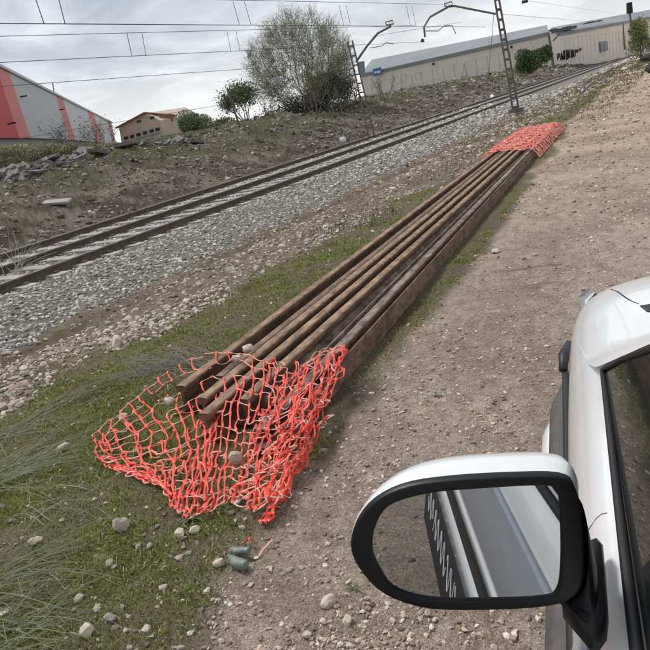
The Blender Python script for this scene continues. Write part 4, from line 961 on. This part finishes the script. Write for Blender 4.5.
# the big bare tree
def round_tree(B, C_, rad, nmain, label, seed=1, nleaf=14000, ls=.05, cols=((.2, .22, .11),), r=.08):
    """many stems fanning from the base to fill an ellipsoid crown"""
    g = np.random.default_rng(seed); par = empty('bare_tree', B, label, 'tree'); tips = []; NODES_ = []; mb = MB(); C_ = np.array(C_); rad = np.array(rad)
    def inside(p, k=1.0): return (((p-C_)/rad)**2).sum() < k
    def branch(p, q, r0, lev):
        n = 6 if lev == 0 else 4; d = q-p; ln = np.linalg.norm(d)
        if ln < .15: return
        pts = []; up_ = np.array([0, 0, 1.0])
        side = g.normal(size=3)*ln*.05
        for i in range(n+1):
            t = i/n; pts.append(p+d*t+side*4*t*(1-t)+up_*(-.10*ln*4*t*(1-t) if lev < 2 else 0)+g.normal(size=3)*ln*.014*(i > 0))
        if lev < 2: NODES_.extend(pts[1:])
        mb.tube(pts, [max(r0*(1-.82*i/n), .0048) for i in range(n+1)], n=5 if lev == 0 else 3, caps=False)
        if lev >= 3: tips.extend(pts[1:]); return
        if lev == 2: tips.extend(pts[2:])
        for _ in range((9, 5, 3)[lev]):
            t = .22+.78*g.random(); i = min(int(t*n), n-1); a_ = pts[i]+(pts[i+1]-pts[i])*(t*n-i)
            ax = d/ln; v = g.normal(size=3); v -= ax*(ax@v); v /= np.linalg.norm(v); out = (a_-C_)/rad; out = out/(np.linalg.norm(out)+.01)
            nd = ax*1.0+v*(.55+.3*g.random())+np.array([0, 0, .15])+out*.25; nd /= np.linalg.norm(nd); L_ = ln*(.34+.22*g.random())*(1.1-.35*t)
            e_ = a_+nd*L_
            k_ = 0
            while not inside(e_, 1.05+.15*g.random()) and k_ < 5: L_ *= .75; e_ = a_+nd*L_; k_ += 1
            branch(a_, e_, r0*(.50-.18*t), lev+1)
    NODES = []
    for i in range(nmain):
        while True:
            v = g.normal(size=3); v /= np.linalg.norm(v)
            if v[2] > -.55: break
        q = C_+v*rad*(.80+.14*g.random()); b0 = np.array(B)+np.array([v[0], v[1], 0])*.22
        branch(b0-np.array([0, 0, .15]), q, r*(.55+.5*g.random()), 0)
    ND = np.array(NODES_)
    for i in range(2600):
        v = g.normal(size=3); v /= np.linalg.norm(v)
        if v[2] < -.6: continue
        q = C_+v*rad*(.55+.45*g.random()**.6)*(1+.05*g.normal()); near_ = ND[np.argsort(((ND-q)**2).sum(1)+2*np.maximum(0, ((ND-np.array(B))**2).sum(1)-((q-np.array(B))**2).sum()))[g.integers(0, 3)]]
        d = q-near_; ln = np.linalg.norm(d)
        if ln < .08: continue
        m_ = near_+d*.5+g.normal(size=3)*ln*.08-np.array([0, 0, .06*ln]); mb.tube([near_, m_, q], [.009, .007, .004], n=3, caps=False); tips.append(q); tips.append(m_)
        for _ in range(3):
            o_ = q-np.array(B); o_ /= np.linalg.norm(o_); e_ = q+(o_+g.normal(size=3)*.5)*(.18+.22*g.random()); a_ = m_+(q-m_)*g.random(); mb.tube([a_, e_], [.005, .0035], n=3, caps=False); tips.append(e_)
    mb.build('trunk', M['bark'], par, off=B); tips = np.array(tips)
    L_ = tips[g.integers(0, len(tips), nleaf)]+g.normal(size=(nleaf, 3))*.07
    leafcloud('crown', L_, None, ls, palette(nleaf, cols, .25), 'leaf_pale', par, B); return par
TB = rdist(312, 112, 44); TB[2] = 1.5
round_tree(TB, rdist(300, 66, 44), (3.45, 3.2, 3.15), 22, 'large round bare-branched tree just leafing out beside the farther mast', seed=11, nleaf=32000, ls=.031, cols=((.42, .48, .22), (.54, .58, .30), (.32, .36, .16)), r=.055)
bush(rdist(330, 92, 43)+np.array([0, 0, 0]), (2.0, 1.6, 1.75), 16000, .055, 'dense dark ivy-covered thicket at the right foot of the bare tree', ((.12, .115, .08), (.09, .088, .062), (.15, .14, .10)), 3, nm='thicket', blobs=22)
bush(rdist(290, 107, 42), (2.6, 1.2, .8), 5000, .05, 'low brown scrub under the bare tree', ((.11, .095, .065), (.085, .075, .05)), 4, nm='scrub', blobs=22)
for i, (px, py, D, n, ln, lb) in enumerate(((270, 117, 40, 6, 1.3, 'thin grey twiggy shrub left of the bare tree foot'), (315, 112, 39, 6, 1.5, 'grey bare shrub standing before the bare tree trunk'), (338, 108, 39, 6, 1.4, 'grey bare shrub between the thicket and the mast'), (384, 98, 48, 7, 1.6, 'straggly bare shrub right of the farther mast'))):
    B = rdist(px, py, D); B[2] = gz(B[0], B[1]); tree(B, n, ln, .03, lb, 'shrub', 60+i, 2, .7, 150, .04, ((.14, .13, .08),), (3, 5), nm='bare_shrub')
# small tree beside the sign post
B = rdist(247, 125, 38); B[2] = gz(B[0], B[1]); tree(B, 5, 1.35, .05, 'small half-leafy tree right of the leaning post', seed=21, maxlev=3, spread=.6, nleaf=5200, ls=.055, cols=((.15, .19, .09), (.20, .23, .12), (.11, .14, .065)), kids=(4, 6), jitter=.6, nm='small_tree', leafmat='leaf')
bush(rdist(197, 122, 62), (2.0, 1.6, 1.45), 12000, .075, 'round green bush behind the end of the rubble row', ((.17, .22, .11), (.22, .27, .14), (.12, .16, .08)), 5)
bush(rdist(222, 128, 58), (1.7, 1.3, .95), 3000, .10, 'low dark bush between the round bush and the leaning post', ((.11, .13, .075), (.15, .165, .10)), 6)
bush(rdist(530, 58, 84), (2.1, 1.8, 1.75), 14000, .09, 'broad green tree standing against the pale warehouse', ((.09, .15, .05), (.12, .19, .07), (.065, .11, .04)), 7, nm='green_tree', cat='tree')
bush(rdist(541, 56, 84), (1.6, 1.4, 1.3), 4000, .12, 'smaller green tree touching the right side of the broad one', ((.09, .14, .05), (.11, .17, .065)), 8, nm='green_tree', cat='tree')
bush(rdist(640, 36, 120), (3.0, 2.5, 3.2), 4200, .16, 'yellow-green tree in spring leaf at the upper right edge', ((.22, .25, .11), (.16, .20, .085), (.27, .28, .13)), 9, nm='spring_tree', cat='tree')
for i, (px, py, D, n, ln, lb) in enumerate(((61, 146, 46, 7, 2.3, 'bare shrub before the middle of the striped hall'), (92, 143, 52, 7, 2.1, 'bare shrub before the last red stripe of the hall'), (104, 143, 58, 6, 2.4, 'bare shrub before the right end of the striped hall'))):
    B = rdist(px, py, D); B[2] = gz(B[0], B[1])-.3; tree(B, n, ln, .04, lb, 'shrub', 70+i, 2, .55, 260, .06, ((.15, .14, .09),), (4, 6), nm='bare_shrub')
# scrub on top of the bank in front of the hall
for i in range(9):
    px = 2+i*13+random.uniform(-3, 3); C_ = rdist(px, 156-.05*px, 33+i*.8)
    bush(C_, (1.8, .8, .5), 4500, .035, 'low olive scrub along the bank top before the striped hall', ((.27, .26, .15), (.33, .31, .19), (.20, .20, .11)), 30+i, nm='scrub', blobs=16); 
for o in [q for q in COL.objects if q.get('label', '').startswith('low olive scrub')]: o['group'] = 'olive scrub along the bank top'

# ------------------------------------------------------------------ the car
CA = RAD(-6.44); CF = np.array([sin(CA), cos(CA), 0]); CE = np.array([cos(CA), -sin(CA), 0])
car = empty('white_car', CE*.87, 'white car with black side mouldings parked beside the camera at right', 'car', rz=-CA)
def LC(e_, s, z): return np.array([e_-.87, s, z])          # car coordinates: e to the right, s forward
def w2c(P): P = np.array(P); return np.array([P@CE-.87, P@CF, P[2]])
def loft(rows, name, mt, close=False, smooth=True, sub=0, parent=None, mirror=False, flip=False):
    nrow = len(rows); k = len(rows[0]); vs = [p for r_ in rows for p in r_]
    fs = [(i*k+j, i*k+(j+1) % k, (i+1)*k+(j+1) % k, (i+1)*k+j) for i in range(nrow-1) for j in range(k if close else k-1)]
    if flip: fs = [f[::-1] for f in fs]
    o = MB().add(vs, fs).build(name, M[mt], parent or car, smooth=smooth)
    if sub: m = o.modifiers.new('s', 'SUBSURF'); m.levels = sub; m.render_levels = sub
    return o
ST = [(2.50, [(.34,.30),(.30,.40),(.27,.52),(.29,.61),(.35,.655),(.5,.69),(.7,.71),(.87,.72)]),
 (2.42, [(.16,.25),(.10,.40),(.075,.55),(.085,.67),(.15,.735),(.32,.775),(.6,.80),(.87,.81)]),
 (2.28, [(.08,.25),(.02,.40),(.005,.58),(.012,.73),(.06,.80),(.20,.845),(.5,.87),(.87,.885)]),
 (2.05, [(.05,.25),(-.02,.40),(-.028,.60),(-.024,.75),(.015,.85),(.13,.895),(.45,.93),(.87,.95)]),
 (1.75, [(.05,.25),(-.02,.40),(-.032,.60),(-.034,.76),(-.006,.87),(.09,.925),(.42,.975),(.87,1.0)]),
 (1.40, [(.05,.25),(-.02,.40),(-.036,.60),(-.040,.78),(-.016,.90),(.06,.965),(.40,1.02),(.87,1.04)]),
 (1.15, [(.05,.25),(-.02,.40),(-.036,.60),(-.042,.78),(-.020,.92),(.030,.995),(.12,1.02),(.87,1.04)]),
 (.80, [(.05,.25),(-.02,.40),(-.036,.60),(-.042,.78),(-.020,.93),(.022,.998),(.06,1.0),(.87,.95)]),
 (.30, [(.05,.25),(-.02,.40),(-.036,.60),(-.042,.78),(-.020,.93),(.022,1.003),(.06,1.005),(.87,.95)]),
 (-.9, [(.05,.25),(-.02,.40),(-.036,.60),(-.042,.78),(-.020,.94),(.022,1.02),(.06,1.02),(.87,.95)]),
 (-1.5, [(.05,.25),(-.01,.40),(-.026,.60),(-.032,.78),(-.01,.95),(.04,1.04),(.1,1.04),(.87,1.0)]),
 (-1.85, [(.2,.28),(.12,.40),(.10,.60),(.10,.78),(.12,.95),(.18,1.04),(.3,1.05),(.87,1.05)]),
 (-1.95, [(.5,.3),(.42,.42),(.4,.60),(.4,.78),(.42,.93),(.5,1.0),(.6,1.02),(.87,1.02)])]
rows = []
for s, sec in ST:
    half = [LC(a, s, b) for a, b in sec]; other = [LC(1.74-a, s, b) for a, b in sec[:-1]][::-1]; rows.append(half+other)
loft(rows, 'body', 'paint', sub=2, flip=False)
# cabin: roof, pillars, glass
def roofrow(s, e_, z, zc): return [LC(e_, s, z), LC(e_+.06, s, z+.03), LC(.45, s, zc-.01), LC(.87, s, zc), LC(1.29, s, zc-.01), LC(1.74-e_-.06, s, z+.03), LC(1.74-e_, s, z)]
loft([roofrow(.35, .30, 1.38, 1.44), roofrow(.1, .25, 1.42, 1.48), roofrow(-.6, .22, 1.44, 1.51), roofrow(-1.5, .25, 1.42, 1.48), roofrow(-1.75, .3, 1.36, 1.42)], 'roof', 'paint', sub=2)
def polyobj(P, mt, name, th=.004, nrm=None, parent=None, smooth=False):
    P = [np.array(p, float) for p in P]; n = np.cross(P[1]-P[0], P[2]-P[0]); n /= np.linalg.norm(n)
    if nrm is not None and n@np.array(nrm) < 0: n = -n
    k = len(P); vs = P+[p-n*th for p in P]
    return MB().add(vs, [tuple(range(k)), tuple(range(k, 2*k))[::-1]]+[(i, i+k, (i+1) % k+k, (i+1) % k) for i in range(k)]).build(name, M[mt], parent or car, smooth=smooth)
BODYF = []
for side in (0, 1):
    f = (lambda e_: e_) if side == 0 else (lambda e_: 1.74-e_)
    out = (-1, 0, .3) if side == 0 else (1, 0, .3)
    def gl(s, z): return LC(f(.036+(z-1.0)*.36), s, z)
    # front door glass
    polyobj([gl(1.17, 1.012), gl(-.02, 1.012), gl(-.02, 1.412), gl(.40, 1.399), gl(.55, 1.337), gl(.72, 1.267), gl(.83, 1.209), gl(.95, 1.143), gl(1.06, 1.083), gl(1.165, 1.024)], 'glass', 'door_window', .005, out)
    polyobj([gl(-.10, 1.02), gl(-.95, 1.03), gl(-.95, 1.41), gl(-.10, 1.41)], 'glass', 'rear_door_window', .005, out)
    polyobj([gl(-1.03, 1.03), gl(-1.55, 1.06), gl(-1.45, 1.38), gl(-1.03, 1.40)], 'glass', 'quarter_window', .005, out)
    # rubber seal along the foot and the front edge of the glass
    sgn = -1 if side == 0 else 1
    def off(P, k=.004): return P+np.array([sgn*k, 0, 0])
    MB().tube([off(gl(1.175, 1.010), .002), off(gl(.9, 1.008), .004), off(gl(.6, 1.006), .006), off(gl(.2, 1.005), .008), off(gl(-.02, 1.006), .008)], [.005, .006, .007, .008, .008], n=8).build('window_seal', M['rubber'], car, smooth=True)
    MB().tube([off(gl(1.175, 1.010), .002), off(gl(1.06, 1.081), .002), off(gl(.95, 1.140), .002), off(gl(.72, 1.265), .002), off(gl(.40, 1.392), .002), off(gl(-.02, 1.41), .002)], .0045, n=8).build('window_seal', M['rubber'], car, smooth=True)
    # A pillar: from the fender up to the roof
    BODYF.append((f, sgn, gl))
    for s0, z0 in ((-.06, 1.0), (-.99, 1.0)):
        polyobj([gl(s0+.045, z0)+np.array([sgn*.006, 0, 0]), gl(s0-.045, z0)+np.array([sgn*.006, 0, 0]), gl(s0-.045, 1.42)+np.array([sgn*.006, 0, 0]), gl(s0+.045, 1.42)+np.array([sgn*.006, 0, 0])], 'rubber', 'door_pillar', .01, out)
    loft([[gl(-1.56, 1.05), gl(-1.62, 1.05)+np.array([-sgn*.03, 0, 0]), LC(f(.25), -1.92, 1.05)], [gl(-1.50, 1.22), gl(-1.58, 1.22), LC(f(.27), -1.86, 1.22)], [gl(-1.44, 1.40), gl(-1.52, 1.40), LC(f(.30), -1.78, 1.39)]], 'rear_pillar', 'paint')
polyobj([LC(.285, 1.34, 1.030), LC(1.455, 1.34, 1.030), LC(1.38, .40, 1.402), LC(.36, .40, 1.402)], 'glass', 'windscreen', .006, (0, .4, 1))
polyobj([LC(.25, -1.93, 1.05), LC(1.49, -1.93, 1.05), LC(1.44, -1.76, 1.38), LC(.30, -1.76, 1.38)], 'glass', 'rear_window', .006, (0, -1, .3))
bpy.context.view_layer.update(); DG = bpy.context.evaluated_depsgraph_get(); BODY = bpy.data.objects['body']; BMW = car.matrix_world.copy()
from mathutils.bvhtree import BVHTree
BV = BVHTree.FromObject(BODY, DG)
def body_z(e_, s_):
    h = BV.ray_cast(Vector((e_-.87, s_, 3.0)), Vector((0, 0, -1))); return h[0].z if h[0] is not None else .8
def oncar(px, py, lift=.0):
    # the point of the car body seen at this place of the photograph, in car coordinates
    d = ray(px, py); d = d/np.linalg.norm(d); o = w2c(CAM); q = w2c(CAM+d)-o
    h = BV.ray_cast(Vector(o), Vector(q)); 
    return (np.array(h[0])+np.array(h[1])*lift) if h[0] is not None else None
for f, sgn, gl in BODYF:
    SS = [1.75, 1.68, 1.60, 1.52, 1.45, 1.39, 1.33, 1.28, 1.24, 1.21, 1.185, 1.165, 1.06, .95, .83, .72, .55, .40]
    rws = []
    for si in SS:
        if si <= 1.19: zg = float(np.interp(si, [.40, .72, .95, 1.165, 1.19], [1.400, 1.268, 1.142, 1.022, 1.008])); g0 = gl(si, zg)+np.array([sgn*.004, 0, .003])
        else: zg = 1.008-(si-1.19)*.42; g0 = LC(f(.028-(si-1.19)*.06), si, zg)
        sw = si+.13 if si > .8 else si+.13*max(0, (si-.4)/.4); zw = float(np.interp(sw, [.40, 1.34, 1.5, 1.9], [1.402, 1.034, .96, .80])); w0 = LC(f(float(np.interp(sw, [.4, 1.34, 1.9], [.36, .285, .30]))), sw, zw)
        row = []
        for t in np.linspace(0, 1, 9):
            p = g0+(w0-g0)*t+np.array([0, 0, .006*4*t*(1-t)]); bz = body_z(p[0]+.87, p[1]); k_ = .022
            h_ = max(0, 1-abs(p[2]-bz)/(k_*1.0)); z_ = max(p[2], bz)+h_*h_*k_*.25
            row.append(np.array([p[0], p[1], z_+.0012]))
        rws.append(row)
    loft(rws, 'front_pillar', 'paint')
# cowl panel and wiper
c0, c1, c2, c3 = [w2c(back(*q)) for q in ((639.5, 305.5, 1.012), (655, 303, 1.03), (656, 312, 1.038), (646, 310.5, 1.03))]
polyobj([c0, c1, c2, c3], 'plastic', 'cowl_panel', .004, (0, 0, 1))
hh = [oncar(*q, .003) for q in ((641.5, 301.5), (650, 288.5), (657, 296))]
if all(q is not None for q in hh): polyobj(hh, 'cladding', 'bonnet_vent', .004, (0, 0, 1))
def online(px, name, r_, mt='black', lift=.0, rr=None, n=5):
    P = [oncar(*q, lift) for q in px]; ok = [i for i, p in enumerate(P) if p is not None]
    if len(ok) > 1: MB().tube([P[i] for i in ok], [rr[i] for i in ok] if rr else r_, n=n).build(name, M[mt], car, smooth=True)
online([(611, 289.5), (618, 292), (626, 298), (633, 302), (639, 304.5)], 'bonnet_gap', .0022)
# headlamp
hl = [(588, 287.5, .80), (596, 294, .815), (590, 301, .79), (583, 313, .765), (580.5, 318, .735), (582, 306, .72), (585, 296, .74)]
hp = [w2c(back(*q)) for q in hl]; cen = sum(hp)/len(hp)+np.array([-.025, .02, .012])
MB().add(hp+[cen], [(i, (i+1) % 7, 7) for i in range(7)]).build('headlight', M['lamp'], car, smooth=True)
MB().tube([hp[1], hp[2], hp[3], hp[4]], .005, n=5).build('headlight_seal', M['rubber'], car)
# side mouldings on the left side (and the same mirrored on the right)
for sg, fe in ((0, lambda e_: e_), (1, lambda e_: 1.74-e_)):
    def mould(s0, s1, prof, mt, name, n=14, taper=.25):
        rows = []
        for i in range(n+1):
            s = s0+(s1-s0)*i/n; k = min(1, (i/n)/taper)**.6 if taper else 1; k = k*min(1, (1-i/n)/.08+.02)
            rows.append([LC(fe(-.030+(a+.030)*k), s, b) for a, b in prof])
        return loft(rows, name, mt, close=True)
    mould(1.98, .70, [(-.02, .64), (-.070, .635), (-.092, .60), (-.094, .52), (-.02, .50)], 'cladding', 'side_moulding', 20, .12)
    mould(1.97, .70, [(-.035, .664), (-.052, .660), (-.054, .643), (-.035, .643)], 'rubber', 'moulding_gap', 16, .0)
    mould(2.22, 1.28, [(-.02, .47), (-.100, .47), (-.128, .44), (-.125, .30), (-.02, .28)], 'paint', 'fender_flare', 16, .3)
    mould(.66, -1.5, [(-.02, .605), (-.058, .60), (-.066, .50), (-.03, .49)], 'paint', 'door_moulding', 10, .0)
    mould(.66, -1.5, [(-.02, .735), (-.050, .733), (-.052, .61), (-.03, .608)], 'rubber', 'side_stripe', 10, .0)
    mould(.66, -1.5, [(-.02, .768), (-.050, .766), (-.054, .742), (-.03, .738)], 'paint', 'door_edge_strip', 10, .0)
    mould(.66, -1.5, [(-.012, .945), (-.020, .935), (-.049, .80), (-.047, .775), (-.02, .77)], 'paint_sky', 'door_sky_band', 10, .0)  # door is white; bluish sky reflection painted on as a band
    mould(.5, -1.45, [(-.0, .485), (-.062, .48), (-.112, .25), (.0, .22)], 'rubber', 'sill_moulding', 10, .0)
    x0 = fe(-.0455)
    for s_c in (1.72, -1.0):
        mb = MB(); n = 28; cx = LC(fe(.06), s_c, .31); sx = -1 if sg == 0 else 1
        pr = [(.0, .30), (.07, .315), (.10, .30), (.115, .235), (.10, .20)]
        rws = [[cx+np.array([sx*(a-.03), r_*cos(2*pi*j/n), r_*sin(2*pi*j/n)]) for j in range(n)] for a, r_ in pr]; wl_ = loft(rws, 'tyre', 'rubber', close=True)
        loft([[cx+np.array([sx*a, r_*cos(2*pi*j/n), r_*sin(2*pi*j/n)]) for j in range(n)] for a, r_ in ((.06, .205), (.045, .18), (.055, .06), (.065, .005))], 'wheel_rim', 'steel', close=True)
# repeater / black tip at the front of the moulding
MB().tube([LC(-.03, 2.10, .69), LC(-.045, 2.02, .68), LC(-.05, 1.94, .665)], [.008, .018, .012], n=8).build('moulding_tip', M['rubber'], car, smooth=True)
# white script on the sill moulding and sky-tinted door band, seen in the mirror
for k in range(8):
    s0 = .20-.17*k; mbk = MB(); mbk.tube([LC(-.064-.05*(.42+.20*sin(t*13+k*1.3)), s0-.15*t, .48-.23*(.42+.20*sin(t*13+k*1.3))) for t in np.linspace(0, 1, 22)], .0022, n=4, flat=1); mbk.build('script_decal', M['white'], car)
for zl in (.33, .30): MB().tube([LC(-.087, .6, zl), LC(-.0725, -1.4, zl)], .004, n=4).build('pinstripe', M['white'], car)
# door shut lines and handle
online([(587, 532), (592, 525), (597, 518), (602, 514), (607, 513)], 'door_gap', .0009, mt='cladding')
MB().tube([LC(-.068, -.55, .86), LC(-.075, -.60, .865), LC(-.075, -.72, .865), LC(-.05, -.76, .86)], .012, n=6).build('door_handle', M['paint'], car, smooth=True)

# ---- the wing mirror
MC = back(478, 545, 1.10)
v = ray(362, 220); v = v/np.linalg.norm(v); nM = -(CF+v); nM /= np.linalg.norm(nM)
def onplane(px, py, off=0.0):
    d = ray(px, py); return CAM+d*(((MC+nM*off-CAM)@nM)/(d@nM))
def smoothloop(pts, n=56):
    k = len(pts); P = np.array(pts, float); out = []
    for i in range(n):
        f = i*k/n; a = int(f); t = f-a; p0, p1, p2, p3 = P[(a-1) % k], P[a % k], P[(a+1) % k], P[(a+2) % k]
        out.append(.5*((2*p1)+(-p0+p2)*t+(2*p0-5*p1+4*p2-p3)*t*t+(-p0+3*p1-3*p2+p3)*t**3))
    return out
gpx = smoothloop([(372, 549), (377, 522), (392, 504), (430, 493), (480, 488.5), (538, 485.5), (556, 490), (560, 515), (561, 560), (557, 591), (540, 599), (480, 601), (430, 599.5), (396, 590), (381, 572)])
opx = smoothloop([(351, 548), (356, 524), (374, 502), (405, 487), (450, 480), (510, 476.5), (560, 477), (576, 490), (583, 530), (583, 580), (570, 599), (540, 607), (480, 610), (425, 608), (385, 594), (362, 572)])
glass = [onplane(*p) for p in gpx]; bez = [onplane(*p, .002) for p in opx]
cb_ = sum(bez)/len(bez)
def scl(P, k, sh): return [cb_+(p-cb_)*k+sh for p in P]
mc = empty('wing_mirror', MC, 'white wing mirror with black bezel reflecting the car side and gravel', 'wing mirror')
mpar = bpy.data.objects.new('wing_mirror', None)
bpy.data.objects.remove(mpar); bpy.data.objects.remove(mc)
GLN = len(glass)
def wobj(vs, fs, name, mats_, m=None, smooth=True):
    b = MB(); b.add([w2c(p) for p in vs], fs)
    if m is not None: b.m = m
    o = b.build(name, parent=car, mats=[M[q] for q in mats_], smooth=smooth); return o
wobj([p-nM*.003 for p in glass], [tuple(range(GLN))], 'mirror_glass', ['mirror'], smooth=False)
fwd = CF*1.0+np.array([0, 0, -.0])
def ringfs(nr_, k): return [(i*k+j, i*k+(j+1) % k, (i+1)*k+(j+1) % k, (i+1)*k+j) for i in range(nr_-1) for j in range(k)]
gin = [p-nM*.006 for p in glass]; gmid = [p+(q-p)*.10+nM*.0012 for p, q in zip(glass, bez)]; gm2 = [p+(q-p)*.20+nM*.0005 for p, q in zip(glass, bez)]; gm3 = [p+(q-p)*.86+nM*.0016 for p, q in zip(glass, bez)]
R_ = [gin, glass, gmid, gm2, gm3, bez, [p-nM*.010 for p in bez]]
wobj(sum(R_, []), ringfs(len(R_), GLN), 'mirror_bezel', ['plastic'])
# painted shell: rings going forward from the bezel, swelling then closing
upv = np.cross(np.cross(nM, [0, 0, 1.0]), nM); upv /= np.linalg.norm(upv); upv = upv if upv[2] > 0 else -upv
S_ = [scl(bez, .995, -nM*.008), scl(bez, 1.008, -nM*.014), scl(bez, 1.0, fwd*.030), scl(bez, .93, fwd*.052), scl(bez, .80, fwd*.072), scl(bez, .60, fwd*.088), scl(bez, .3, fwd*.097), scl(bez, .02, fwd*.10)]
wobj(sum(S_, []), ringfs(len(S_), GLN), 'mirror_cap', ['paint'])
# black arm and foot
fl = [(583, 552), (590, 541), (597, 538), (603, 545), (606, 575), (608, 610), (606, 628), (598, 639), (588, 636), (574, 620), (562, 606), (568, 590), (577, 572)]
FB = [back(x, y, 1.008) for x, y in fl]; k = len(FB); cF = sum(FB)/k
inn = [cF+(p-cF)*.84+np.array([0, 0, .010]) for p in FB]; low = [p+np.array([0, 0, -.016]) for p in FB]
wobj(low+FB+inn+[cF+np.array([0, 0, .012])], ringfs(3, k)+[(2*k+i, 2*k+(i+1) % k, 3*k) for i in range(k)], 'mirror_foot', ['plastic'])
rA = [onplane(*q, -.012) for q in ((556, 500), (578, 490), (587, 515), (589, 550), (588, 585), (577, 602), (552, 606), (548, 570))]
rB = [back(*q, 1.016) for q in ((584, 560), (592, 552), (598, 565), (600, 590), (598, 615), (590, 628), (576, 614), (570, 600))]
rM = [(p+q)/2+np.array([0, 0, -.004]) for p, q in zip(rA, rB)]
wobj(rA+rM+rB, ringfs(3, 8), 'mirror_arm', ['plastic']); mm = COL.objects[-1].modifiers.new('s', 'SUBSURF'); mm.levels = mm.render_levels = 2
# sub-parts: pieces that belong to a part of the car or of the warehouse
def kids(nm, par=car): return [o for o in par.children if o.name.split('.')[0] == nm]
cap = kids('mirror_cap')[0]; cap.name = 'wing_mirror'
for nm in ('mirror_glass', 'mirror_bezel', 'mirror_arm', 'mirror_foot'):
    for o in kids(nm): o.parent = cap
for o, q in zip(kids('tyre'), kids('wheel_rim')): o.name = 'wheel'; q.name = 'rim'; q.parent = o
for i, o in enumerate(kids('window_seal')): o.parent = kids('door_window')[i//2]
for o in kids('headlight_seal'): o.parent = kids('headlight')[0]
for nm in ('script_decal', 'pinstripe'):
    for o in kids(nm): o.parent = kids('sill_moulding')[0]
for o in kids('sign_letter', wh): o.parent = kids('sign', wh)[0]
